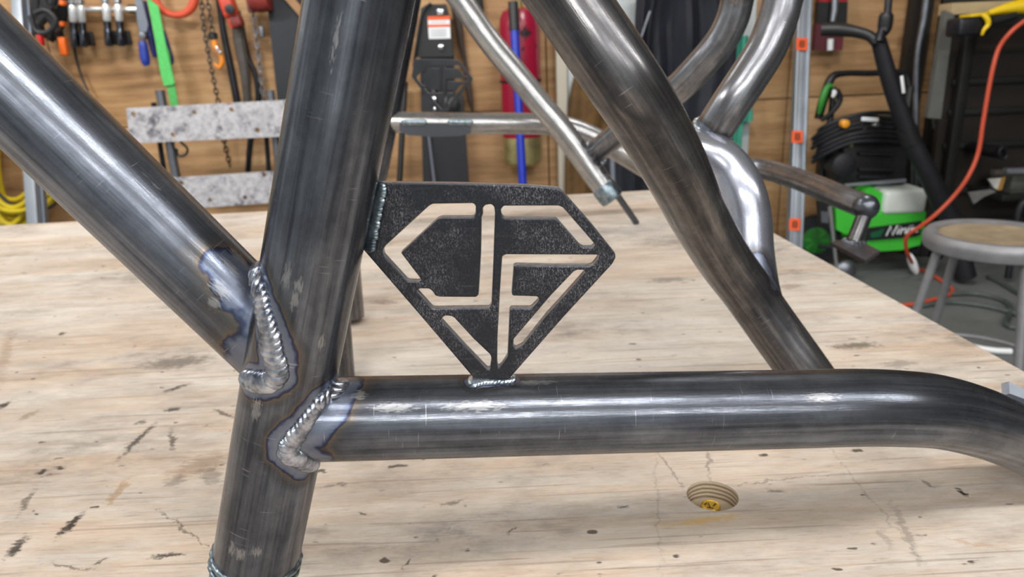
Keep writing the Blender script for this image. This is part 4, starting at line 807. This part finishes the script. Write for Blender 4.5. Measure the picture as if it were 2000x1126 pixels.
e = drop(a, b, .12); mb = MB(); mb.rbox(e + Vector((0, 0, -.03)), (.28, .06, .06), .015); part('head', mb, M_BLACK, t)
mb = MB()
for k in range(40): mb.tube([e + Vector((-.13 + .26 * (k % 20) / 19, -.015 + .03 * (k // 20), -.055)), e + Vector((-.15 + .30 * (k % 20) / 19, -.03 + .06 * (k // 20), -.118))], .005, 5)
tag(part('bristles', mb, M_RUBBER, t), kind='stuff')

# grey door with pale trim and coats on it
D0, D1 = PD(1108, 200, YW).x, PD(1462, 200, YW).x
dr = solo('door_1', MB().rbox(((D0 + D1) / 2, YW - .02, 1.04), (D1 - D0, .04, 2.06), .004), M_PAINT, 'pale grey door', kind='structure')
part('door_panel', MB().rbox(((D0 + D1) / 2, YW - .043, 1.5), ((D1 - D0) * .7, .012, .9), .005), M_PAINT, dr)
T0 = PD(1086, 200, YW - .03).x
solo('trim_1', MB().rbox(((T0 + D0) / 2, YW - .03, 1.04), (D0 - T0 - .004, .06, 2.08), .006), mat('beige_trim', (190, 182, 166), 0.5, 0, .06, 4, .02), 'beige door trim', kind='structure')
def garment(rows, d, dep, folds, seed):
    """hanging cloth: rows of (pixel y, left x, right x); closed lens section with vertical folds"""
    rnd = random.Random(seed); ph = [rnd.uniform(0, 6.28) for _ in range(6)]; mb = MB(); n = 56; q = catmull([(y, a_, b_) for y, a_, b_ in rows], 9); rings = []
    for i, (y, xl, xr) in enumerate(q):
        for k in range(n):
            a_ = 2 * math.pi * k / n; cx, hw = (xl + xr) / 2, (xr - xl) / 2
            f_ = math.sin(folds * math.cos(a_) * 2.2 + ph[0] + i * .05) * .35 + math.sin(folds * 1.7 * math.cos(a_) + ph[1] - i * .09) * .2 + math.sin(i * .35 + ph[2] + 3 * math.cos(a_)) * .12
            p = PD(cx + hw * math.cos(a_), y, d); p.y += -dep * (math.sin(a_) * .55 + max(0, math.sin(a_)) * f_ * .6); rings.append(p)
    m = len(q); fs = [(i * n + k, i * n + (k + 1) % n, (i + 1) * n + (k + 1) % n, (i + 1) * n + k) for i in range(m - 1) for k in range(n)]
    fs += [tuple(range(n - 1, -1, -1)), tuple(range((m - 1) * n, m * n))]; return mb.add(rings, fs)
M_NAVYC = mat('navy_cloth', (25, 27, 37), 0.75, 0, .2, 10, .1); M_BROWNC = mat('brown_cloth', (92, 66, 32), 0.8, 0, .45, 9, .12)
jk = thing('dark_coat', PD(1330, 420, 3.6), 'dark navy coat hanging behind the crossing tube', 'coat')
part('body', garment([(-60, 1262, 1400), (0, 1252, 1430), (60, 1243, 1440), (140, 1248, 1436), (240, 1250, 1432), (330, 1255, 1425), (430, 1262, 1415)], 3.64, .12, 5, 3), M_NAVYC, jk)
part('sleeve', garment([(-40, 1246, 1290), (40, 1240, 1276), (110, 1244, 1268), (170, 1248, 1266), (215, 1250, 1270)], 3.58, .07, 3, 5), M_NAVYC, jk)
mb = MB(); rod(mb, [(1270, 22, 3.47, 2.6), (1262, 45, 3.47, 2.6), (1253, 72, 3.47, 2.6)], 8); part('zipper', mb, M_GALV, jk, 'grey zipper')
part('hem', garment([(300, 1180, 1300), (350, 1176, 1310), (420, 1176, 1310)], 3.52, .07, 4, 9), M_NAVYC, jk)
solo('brown_jacket', garment([(120, 1136, 1225), (160, 1118, 1230), (230, 1108, 1236), (310, 1104, 1205), (430, 1102, 1200)], 3.71, .07, 4, 11), M_BROWNC, 'brown canvas jacket hanging beside the pale trim', 'jacket')
solo('teal_cloth', garment([(70, 1436, 1462), (110, 1432, 1462), (180, 1430, 1466), (235, 1428, 1470), (240, 1424, 1452), (300, 1420, 1446)], 3.70, .06, 2, 4), mat('teal_cloth', (70, 160, 136), 0.7, 0, .12, 20, .05), 'teal cloth hanging behind the right upper tube', 'cloth')
a, b = PD(1196, 300, 3.42), PD(1198, 372, 3.40); t = thing('grey_stick', drop(a, b, 0), 'thin grey stick standing in front of the dark coat', 'stick'); part('stick', MB().tube([a, drop(a, b, 0)], 6 * px(3.4), 12), M_ALU2, t)
# ------------------------------------------------------------------ right hand side of the garage
t = thing('red_tool', PD(1620, 100, YH), 'red and black tool with silver shaft hung high beside the ladder rail', 'tool')
part('back_plate', slab(MB(), [(1597, -30), (1658, -30), (1655, 6), (1600, 6)], YH - .04, .03), mat('tool_red', (150, 28, 34), .45), t, smooth=30)
part('body', slab(MB(), [(1598, 4), (1656, 4), (1654, 45), (1596, 45)], YH - .05, .04), M_BLACK, t, smooth=30)
mb = MB(); rod(mb, [(1632, -30, YH - .08, 6), (1630, 20, YH - .08, 6), (1626, 42, YH - .08, 5)], 14); part('shaft', mb, M_ALU, t)
part('lower_body', slab(MB(), [(1594, 45), (1650, 45), (1645, 98), (1590, 98)], YH - .045, .035), mat('tool_maroon', (92, 30, 42), .5), t, smooth=30)
mb = MB(); rod(mb, [(1622, 76, YH - .06, 6), (1621, 98, YH - .06, 6)], 14); part('socket', mb, M_WHITE, t)

# vertical dark post and galvanised pipe at the right end of the plywood
a0, a1 = PD(1786, 0, 3.72), PD(1764, 160, 3.72); 
t = thing('dark_post', drop(a0, a1, 0), 'dark brown post at the right end of the plywood wall', 'post'); b0 = drop(a0, a1, 0)
part('post', MB().prism([a0 + (a0 - a1) * .5, a0 + (a0 - a1) * .5 + Vector((.10, 0, 0)), b0 + Vector((.10, 0, 0)), b0], (0, .06, 0)), mat('dark_wood_and_shade', (32, 25, 19), .7, 0, .2, 8, .03), t, smooth=0)
mb = MB(); a = PD(1808, 0, 3.55); rod(mb, [(1812, -30, 3.66, 7), (1806, 30, 3.66, 7), (1793, 100, 3.66, 6), (1789, 160, 3.66, 6), (1789, 240, 3.65, 6), (1790, 330, 3.65, 6), (1791, 420, 3.65, 6)], 14, .05)
pz = PD(1791, 420, 3.65); mb.tube([pz, drop(PD(1790, 330, 3.65), pz, 0)], 6 * px(3.65), 14)
solo('metal_pipe', mb, M_GALV, 'galvanized pipe running down beside the dark post', 'pipe')

# black vacuum wand
t = thing('vacuum_wand', PT(1886, 541, 0), 'long thick black wand leaning in front of the pressure washer', 'wand')
mb = MB(); rod(mb, [(1716, 78, 3.05, 14), (1730, 130, 3.05, 15.5), (1748, 190, 3.05, 16), (1775, 262, 3.05, 17)], 20, .02); part('upper_pipe', mb, M_RUBBER, t)
mb = MB(); rod(mb, [(1770, 250, 3.05, 19), (1780, 278, 3.05, 19.5)], 20); part('collar', mb, M_BLACK, t)
mb = MB(); rod(mb, [(1775, 262, 3.05, 17.5), (1800, 315, 3.05, 18), (1830, 375, 3.06, 20), (1856, 425, 3.07, 21)], 20, .02)
pb_ = PD(1856, 425, 3.07); pe = PT(1886, 541, .03); mb.tube([pb_, pe], 21 * px(3.07), 20); part('lower_pipe', mb, M_RUBBER, t)
mb = MB(); rod(mb, [(1738, -30, 3.06, 7), (1733, 30, 3.04, 7)], 14); part('thin_shaft', mb, M_DARKSTEEL, t)
mb = MB(); rod(mb, [(1732, 25, 3.04, 10), (1731, 30, 3.04, 13), (1728, 54, 3.04, 13), (1724, 66, 3.03, 9)], 16, .01); part('coupling', mb, M_BLACK, t)
mb = MB(); rod(mb, [(1722, 60, 3.03, 8), (1716, 82, 3.02, 11)], 16); part('joint', mb, M_DARKSTEEL, t)
mb = MB(); rod(mb, [(1712, 84, 3.03, 10), (1698, 70, 3.05, 10), (1670, 62, 3.08, 11), (1640, 58, 3.12, 13), (1604, 58, 3.15, 12)], 14, .02); part('side_handle', mb, M_BLACK, t)
part('white_tag', MB().rbox(PD(1763, 165, 2.94), (.012, .004, .07), .002, Matrix.Rotation(-.25, 3, 'Y')), M_WHITE, t, 'white tag')

# pressure washer
WD = 3.22
pw = thing('pressure_washer', Vector((PD(1700, 480, WD).x, WD + .12, 0)), 'green and white pressure washer with black hoses, frame and wheels', 'pressure washer')
M_LIME = mat('lime_plastic', (66, 186, 58), .35, 0, .06, 6, .0); M_DKG = mat('green_plastic', (50, 132, 48), .4); M_TANK = mat('white_plastic', (206, 212, 206), .45, 0, .04, 6, 0)
def pslab(name, pxs, d, th, m, lab=None, par=None, bev=None): return part(name, slab(MB(), pxs, d, th), m, par or pw, lab, 30)
body = pslab('body', [(1684, 445), (1700, 425), (1712, 420), (1808, 412), (1806, 452), (1797, 478), (1760, 488), (1700, 492), (1678, 480)], WD, .34, M_LIME)
pslab('side_panel', [(1632, 402), (1672, 412), (1668, 450), (1652, 458), (1634, 448)], WD + .06, .2, M_LIME)
pslab('top_panel', [(1690, 372), (1706, 366), (1726, 378), (1726, 424), (1702, 430), (1686, 436)], WD + .02, .26, M_LIME)
tk = MB(); tk.rbox((PD(1768, 396, WD).x, WD + .13, PD(1768, 394, WD).z), (88 * px(WD), .28, 50 * px(WD)), .02); part('tank', tk, M_TANK, pw, 'white tank')
fp = pslab('front_panel', [(1692, 446), (1800, 432), (1798, 458), (1788, 462), (1690, 470)], WD - .012, .02, M_BLACK)
pslab('panel_accent', [(1700, 456), (1728, 446), (1720, 462), (1702, 465)], WD - .016, .005, mat('teal_accent', (20, 92, 60), .4), par=fp)
# slanted white script on the front panel
strokes = [[(1731, 460), (1740, 441), (1743, 459), (1753, 440)], [(1752, 457), (1757, 446)], [(1758, 457), (1763, 445), (1763, 449), (1769, 445), (1768, 456)],
           [(1771, 455), (1776, 444)], [(1781, 444), (1776, 460), (1768, 464)], [(1790, 444), (1782, 446), (1781, 454), (1787, 453), (1791, 443), (1789, 453), (1793, 452)], [(1758.5, 442.5), (1759, 441.5)], [(1777.5, 441), (1778, 440)], [(1783, 440.5), (1783.5, 439.5)]]
mb = MB()
for s_ in strokes: mb.tube([PD(x, y, WD - .015) for x, y in s_], 1.35 * px(WD), 6)
part('brand_script', mb, M_WHITE, fp, 'white slanted lettering')
mb = MB(); rod(mb, [(1650, 362, WD + .05, 4), (1768, 352, WD + .05, 4)], 10); part('cross_bar', mb, M_ALU, pw)
eng = MB(); eng.rbox((PD(1690, 310, WD + .2).x, WD + .24, PD(1690, 310, WD + .2).z), (150 * px(WD), .28, 112 * px(WD)), .03); part('motor_housing', eng, M_BLACK, pw)
for yy in (300, 331, 345): part('cooling_fin', MB().rbox(PD(1710, yy, WD + .09), (74 * px(WD), .03, 6 * px(WD)), .004, Matrix.Rotation(.06, 3, 'Y')), M_RUBBER, pw)
part('pump', MB().lathe([(.03, -.06), (.055, -.05), (.055, .05), (.03, .06)], PD(1640, 320, WD + .08), (0, 1, 0), 20), M_RUBBER, pw)
for (x0, x1) in ((1603, 1622), (1778, 1772)):
    mb = MB(); rod(mb, [(x0, 470, WD + .25, 6), (x0 + 2, 330, WD + .27, 6), (x1, 230, WD + .3, 6), (x1 + 6, 170, WD + .33, 6)], 10, .05); part('frame_tube', mb, M_BLACK, pw)
mb = MB(); rod(mb, [(1598, 232, WD + .3, 8), (1608, 195, WD + .3, 9), (1624, 152, WD + .31, 8), (1650, 143, WD + .32, 6), (1700, 143, WD + .33, 6), (1762, 142, WD + .34, 6), (1776, 170, WD + .33, 6)], 12, .02); part('handle_bar', mb, M_BLACK, pw)
mb = MB(); rod(mb, [(1600, 222, WD + .26, 4), (1606, 196, WD + .26, 7), (1616, 170, WD + .26, 6.5), (1626, 168, WD + .26, 4)], 12, .015); part('spray_grip', mb, M_DKG, pw, 'green spray gun grip')
mb = MB(); rod(mb, [(1604, 234, WD + .24, 5), (1622, 222, WD + .24, 5), (1640, 196, WD + .24, 6), (1634, 176, WD + .24, 6)], 12, .015); part('trigger_guard', mb, M_RUBBER, pw)
mb = MB(); rod(mb, [(1626, 190, WD + .22, 3), (1630, 182, WD + .22, 5), (1628, 176, WD + .22, 3)], 12, .01); part('trigger', mb, M_WHITE, pw)
for k in range(7):
    mb = MB(); yy = 232 + k * 9; a_ = random.uniform(-6, 6)
    rod(mb, [(1592 + a_, yy + 30, WD + .12, 4.2), (1612, yy + 14, WD + .06, 4.2), (1660, yy - 6 + a_ * .3, WD + .02, 4.2), (1710, yy - 12, WD + .02, 4.2), (1760, yy - 8, WD + .07, 4.2), (1782, yy + 4 + a_, WD + .16, 4.2), (1770, yy + 6, WD + .3, 4.2), (1690, yy - 4, WD + .36, 4.2), (1610, yy + 16, WD + .3, 4.2), (1592 + a_, yy + 30, WD + .12, 4.2)], 8, .02)
    part('hose', mb, M_RUBBER, pw)
part('orange_nozzle', MB().lathe([(.008, -.01), (.018, -.008), (.018, .02), (.01, .024)], PD(1648, 241, WD), (0, -1, 0), 16), mat('amber_plastic', (234, 158, 44), .4), pw, 'orange nozzle')
part('nameplate', MB().rbox(PD(1699, 233, WD), (34 * px(WD), .008, 8 * px(WD)), .003, Matrix.Rotation(.1, 3, 'Y')), M_WHITE, pw, 'white nameplate')
for (x, y) in ((1687, 248), (1709, 243), (1757, 244)): part('hose_fitting', MB().lathe([(.01, -.015), (.014, 0), (.01, .015)], PD(x, y, WD + .02), (1, 0, 0), 12), M_CHROME, pw)
part('bolt', MB().lathe([(.008, -.01), (.011, 0), (.008, .01)], PD(1661, 283, WD + .06), (0, -1, 0), 12), mat('brass_base', (150, 138, 92)), pw)
wc = PD(1592, 482, WD + .25); wc.z = .125
wh = part('wheel', MB().lathe([(.08, -.03), (.118, -.03), (.124, -.015), (.124, .015), (.118, .03), (.08, .03)], wc, (.35, 1, 0), 36), M_RUBBER, pw)
hb = MB(); hb.lathe([(.02, -.04), (.066, -.034), (.07, .02), (.02, .03)], wc, (.35, 1, 0), 30); part('hub', hb, mat('hub_green', (30, 112, 34), .4), wh, 'green hub')
ax_ = Vector((.35, 1, 0)).normalized(); xx = ax_.cross(Vector((0, 0, 1))).normalized()
for k in range(8):
    q = math.pi / 4 * k; dv = xx * math.cos(q) + Vector((0, 0, 1)) * math.sin(q); mbx = MB(); mbx.tube([wc - ax_ * .037 + dv * .02, wc - ax_ * .036 + dv * .062], .006, 6); part('spoke', mbx, M_DKG, wh)
for (x, y, dd_) in ((1800, 470, WD + .3),):
    w2 = PD(x, y, dd_); w2.z = .125; part('wheel', MB().lathe([(.02, -.03), (.118, -.03), (.124, 0), (.118, .03), (.02, .03)], w2, (.35, 1, 0), 30), M_RUBBER, pw)
a, b = PD(1621, 402, WD - .02), PD(1636, 535, WD - .06); part('front_leg', MB().tube([a, drop(a, b, .01)], 4.6 * px(WD), 12), M_CHROME, pw, 'chrome front leg')
mb = MB(); mb.blob(drop(a, b, .05) + Vector((.04, 0, 0)), Vector((.05, 0, 0)), Vector((0, .03, 0)), Vector((0, 0, .05)), 14, 8); part('caster', mb, M_GALV, pw)
mb = MB(); p = PD(1785, 500, WD - .02); p.z = .055; mb.blob(p, Vector((.022, 0, -.008)), Vector((0, .03, 0)), Vector((-.02, 0, .055)), 14, 8); part('foot', mb, M_WHITE, pw, 'white rubber foot')
pslab('black_bracket', [(1602, 395), (1622, 398), (1622, 448), (1606, 446)], WD + .05, .05, M_BLACK); pslab('bracket_sticker', [(1604, 412), (1618, 414), (1618, 436), (1605, 434)], WD + .046, .004, M_ALU2)
mb = MB(); rod(mb, [(1600, 480, WD + .1, 5), (1690, 492, WD + .06, 5), (1790, 482, WD + .1, 5)], 10); part('base_bar', mb, M_BLACK, pw)

# dark shelving bench at the right
SD, SB = 3.17, 3.5
sh = thing('steel_bench', Vector((PD(1950, 200, SD).x + .6, 3.1, 0)), 'dark open workbench with pale plywood top at the right edge', 'workbench')
M_DARK = mat('shade_dark_steel', (26, 25, 24), .55, .2, .25, 10, .03)  # shade under the bench top is put into this dark colour
SX0 = PD(1850, 20, SD).x; SX1 = 3.7; zt = PD(1900, 4, SD).z; zb_ = PD(1900, 27, SD).z; zs = PD(1960, 384, SD).z
part('top_board', MB().rbox(((SX0 + SX1) / 2 + .02, SD + .05, (zt + zb_) / 2), (SX1 - SX0, .10, zt - zb_), .002), mat('pale_plywood', (176, 154, 116), .6, 0, .12, 14, .03), sh, 'pale plywood top')
SBX = PD(1836, 200, SB).x
part('back_panel', MB().box(((SBX + SX1) / 2, SB, zb_ / 2), (SX1 - SBX, .03, zb_)), mat('dark_wood_and_shade', (46, 34, 24)), sh)  # dark colour carries the shade inside the bench
part('lower_shelf', MB().rbox(((SX0 + SX1) / 2 + .2, (SD + SB) / 2 + .02, zs - .015), (SX1 - SX0 - .4, SB - SD - .04, .03), .003), M_DARK, sh)
mb = MB(); mb.rbox(((SX0 + SX1) / 2, SD + .03, zb_ - .03), (SX1 - SX0, .03, .05), .004); part('front_rail', mb, M_DARK, sh)
for (x, y) in ((SBX + .06, SB - .05), (SX1 - .04, SD + .05), (SX1 - .04, SB - .05)): part('leg', MB().rbox((x, y, zb_ / 2), (.045, .045, zb_), .004), M_DARK, sh)
for k, zz in enumerate((.18, .34, .56, .72, .86)): part('panel_rib', MB().rbox(((SBX + SX1) / 2, SB - .025, zz), (SX1 - SBX - .06, .02, .03), .004), M_DARK, sh)
xl = PD(1848, 60, SD).x
part('leg', MB().prism([PD(x, y, SD) for x, y in ((1846, 20), (1864, 28), (1838, 232), (1812, 230))], (0, .03, 0)), mat('grey_painted_steel', (98, 98, 94), .5, 0, .1, 8, .02), sh, 'grey upright at the front corner', smooth=0)
a, b = PD(1822, 230, SD + .01), PD(1824, 250, SD + .01); part('upright_end', MB().tube([a, b], 4 * px(SD), 10), M_DARK, sh)
# yellow and black tool on the bench edge
YT = 3.0
tl = thing('yellow_tool', PD(1930, 60, YT), 'yellow and black power tool lying on the edge of the pale plywood top', 'power tool')
M_YEL = mat('yellow_plastic', (232, 194, 20), .4, 0, .06, 10, 0)
part('battery', MB().rbox(PD(1889, 52, YT), (58 * px(YT), .1, 34 * px(YT)), .012, Matrix.Rotation(-.03, 3, 'Y')), mat('black_tool', (16, 17, 24), .4), tl, 'black battery block')
part('yellow_base', MB().rbox(PD(1902, 30, YT + .02), (34 * px(YT), .08, 6 * px(YT)), .004, Matrix.Rotation(-.08, 3, 'Y')), M_YEL, tl)
mb = MB(); rod(mb, [(1918, 28, YT - .06, 3.5), (1928, 36, YT - .065, 5), (1930, 48, YT - .065, 4.5), (1922, 58, YT - .065, 3.5), (1918, 68, YT - .06, 2.5)], 10, .008); part('strap', mb, M_YEL, tl, 'yellow band')
mb = MB(); rod(mb, [(1934, 42, YT, 8), (1955, 38, YT, 8), (1984, 30, YT, 7)], 14, .02); part('grip', mb, M_BLACK, tl)
mb = MB(); rod(mb, [(1930, 26, YT + .03, 5), (1960, 18, YT + .03, 9), (1995, 12, YT + .03, 14), (2040, 6, YT + .03, 20)], 16, .02); part('body', mb, M_YEL, tl)
# orange extension cord from the bench down to the floor
mb = MB(); q = [(2030, 22, 2.88), (2000, 42, 2.88), (1975, 62, 2.88), (1952, 92, 2.90), (1940, 130, 2.90), (1930, 180, 2.90), (1920, 240, 2.90), (1910, 300, 2.90), (1890, 346, 2.90), (1862, 384, 2.92), (1826, 420, 2.94), (1795, 444, 2.98), (1772, 460, 3.02)]
P_ = [PD(*p) for p in q]
def onfloor(x, y, h=.009): return PT(x, y, h)
P_ += [PD(1769, 480, 3.05), PD(1776, 502, 3.1), onfloor(1790, 523), onfloor(1812, 532), onfloor(1836, 546), onfloor(1856, 560), onfloor(1860, 570), onfloor(1846, 578), onfloor(1810, 588), onfloor(1780, 594), onfloor(1750, 597), onfloor(1715, 604)]
a = catmull(P_, .015); mb.tube(VP(a), .0085, 12)
solo('extension_cord', mb, mat('orange_cord', (196, 80, 54), .45, 0, .06, 10, 0), 'orange extension cord hanging from the bench and looping on the floor', 'cord')
for lab, pts, r_ in (('grey green cable curving on the floor under the stool', [(1800, 597), (1850, 590), (1900, 594), (1950, 603), (2000, 618), (2060, 640)], .010),
                     ('second grey green cable looping on the floor under the stool', [(1856, 574), (1900, 573), (1940, 580), (1966, 590), (1974, 605), (1968, 622), (1964, 632), (1980, 640), (2010, 636)], .010),
                     ('grey cable lying at the back of the floor behind the stool leg', [(1930, 540), (1955, 552), (1985, 570), (2010, 580)], .010)):
    a = catmull([PT(x, y, r_) for x, y in pts], .02); solo('floor_cable', MB().tube(VP(a), r_, 10), mat('grey_green_cable', (70, 78, 74), .5), lab, 'cable', 'cables on the floor')
a = catmull([PT(x, y, .012) for x, y in ((1880, 671), (1905, 678), (1940, 684), (1975, 686))], .02); solo('white_pipe', MB().tube(VP(a), .011, 12), M_WHITE, 'short white pipe lying on the floor by the stool leg', 'pipe')
# scraps on the lower shelf
t = thing('scrap_bracket', PD(1910, 385, 3.08), 'pale bent metal scrap sticking out over the lower shelf', 'scrap', None)
part('arm', MB().prism([PD(x, y, 3.10) for x, y in ((1892, 376), (1936, 370), (1946, 374), (1922, 384), (1902, 398))], (0, .012, 0)), mat('pale_scrap', (132, 130, 128), .5, .4), t, smooth=0)
part('flag', MB().prism([PD(x, y, 3.12) for x, y in ((1931, 350), (1957, 348), (1950, 370), (1943, 368))], (0, .012, 0)), mat('white_scrap', (196, 194, 188), .5), t, smooth=0)
part('yellow_edge', MB().prism([PD(x, y, 3.115) for x, y in ((1957, 348), (1964, 346), (1957, 370), (1949, 372))], (0, .012, 0)), mat('tan_scrap', (150, 112, 50), .5), t, smooth=0)
mb = MB(); slab(mb, [(1967, 330), (2040, 328), (2040, 338), (1968, 338)], 3.12, .03); solo('bright_bar', mb, M_ALU, 'bright metal bar lying on the right shelf', 'bar')
mb = MB(); slab(mb, [(1943, 333), (1969, 332), (1969, 340), (1943, 341)], 3.2, .03); solo('dull_bar', mb, mat('dull_bar', (104, 96, 92), .5, .4), 'dull grey metal bar end beside the bright bar', 'bar')
mb = MB(); mb.rbox(PD(1995, 354, 3.3), (.2, .16, .09), .01); solo('dark_box', mb, mat('dark_box', (70, 70, 66), .6), 'dark grey box under the bright bar on the lower shelf', 'box')
mb = MB(); rod(mb, [(2030, 380, 3.04, 7), (1998, 396, 3.04, 7), (1988, 420, 3.04, 7), (1985, 450, 3.04, 7)], 12, .02)
pp = PD(1985, 450, 3.04); mb.tube([pp, Vector((pp.x, pp.y, .02))], 7 * px(3.04), 12); solo('dark_hose', mb, M_RUBBER, 'dark hose curving down behind the stool top', 'hose')
mb = MB(); ring = [PD(1959 + 8 * math.cos(q), 299 + 11 * math.sin(q), 3.22) for q in np.linspace(0, 2 * math.pi, 24, endpoint=False)]; mb.tube(ring, .006, 8, closed=True)
pr = PD(1959, 299, 3.22)
mb.tube([pr + Vector((0, .02, 0)), pr + Vector((0, .22, 0))], .028, 16); solo('pipe_end', mb, M_DARKSTEEL, 'open pipe end in the dark of the right bench', 'pipe')
a0 = PD(1795, 200, 3.70).x
t = thing('shade_sheet', Vector((a0 + .9, 3.72, 0)), 'added dark sheet standing in for the shade behind the dark workbench', 'board')
part('sheet', MB().rbox((a0 + .06 + .9, 3.72, 1.2), (1.8, .03, 2.4), .003), mat('dark_wood_and_shade', (46, 34, 24)), t)  # added sheet, its dark colour paints the shade behind the bench

# stool
sc = PZ(1945, 457, 1.85); SR = 0.165
st = thing('metal_stool', Vector((sc.x, sc.y, 0)), 'round grey metal stool with worn tan seat at the right of the bench', 'stool')
M_STOOL = mat('stool_grey', (136, 135, 138), .45, .35, .15, 20, .04)
zt = sc.z
part('seat_rim', MB().lathe([(SR * .80, -.03), (SR * .80, .002), (SR * .86, .006), (SR * .95, .006), (SR, -.004), (SR * 1.01, -.016), (SR * .985, -.036), (SR * .95, -.040), (SR * .80, -.03)], (sc.x, sc.y, zt), n=64, cap=False), M_STOOL, st)
part('seat', MB().lathe([(SR * .82, -.02), (SR * .82, -.002), (SR * .5, -.006), (.001, -.008)], (sc.x, sc.y, zt), n=64), mat('worn_tan_seat', (140, 124, 100), .6, 0, .25, 18, .05), st, 'worn tan seat')
tops = []
for k, ((x0, y0), (x1, y1)) in enumerate((((1829, 488), (1786, 609)), ((1857, 494), (1816, 627)), ((1997, 515), (1986, 727)))):
    pass
for q in (92, 171, 266, 355):
    q = math.radians(q); u_ = Vector((math.cos(q), math.sin(q), 0))
    a, b = Vector((sc.x, sc.y, zt - .03)) + u_ * SR * .8, Vector((sc.x, sc.y, 0)) + u_ * (SR * .8 + .10); tops.append((a, b))
    part('leg', MB().tube([a, b + Vector((0, 0, .004))], .0115, 16), M_STOOL, st)
    part('foot_cap', MB().lathe([(.016, 0), (.017, .02), (.013, .035)], b, n=16), M_RUBBER, st)
rq = .22; mb = MB(); mb.tube([Vector((sc.x, sc.y, zt * (1 - .62))) + Vector((math.cos(q), math.sin(q), 0)) * (SR * .8 + .10 * .62 - .012) for q in np.linspace(0, 2 * math.pi, 48, endpoint=False)], .007, 10, closed=True); part('foot_ring', mb, M_STOOL, st)
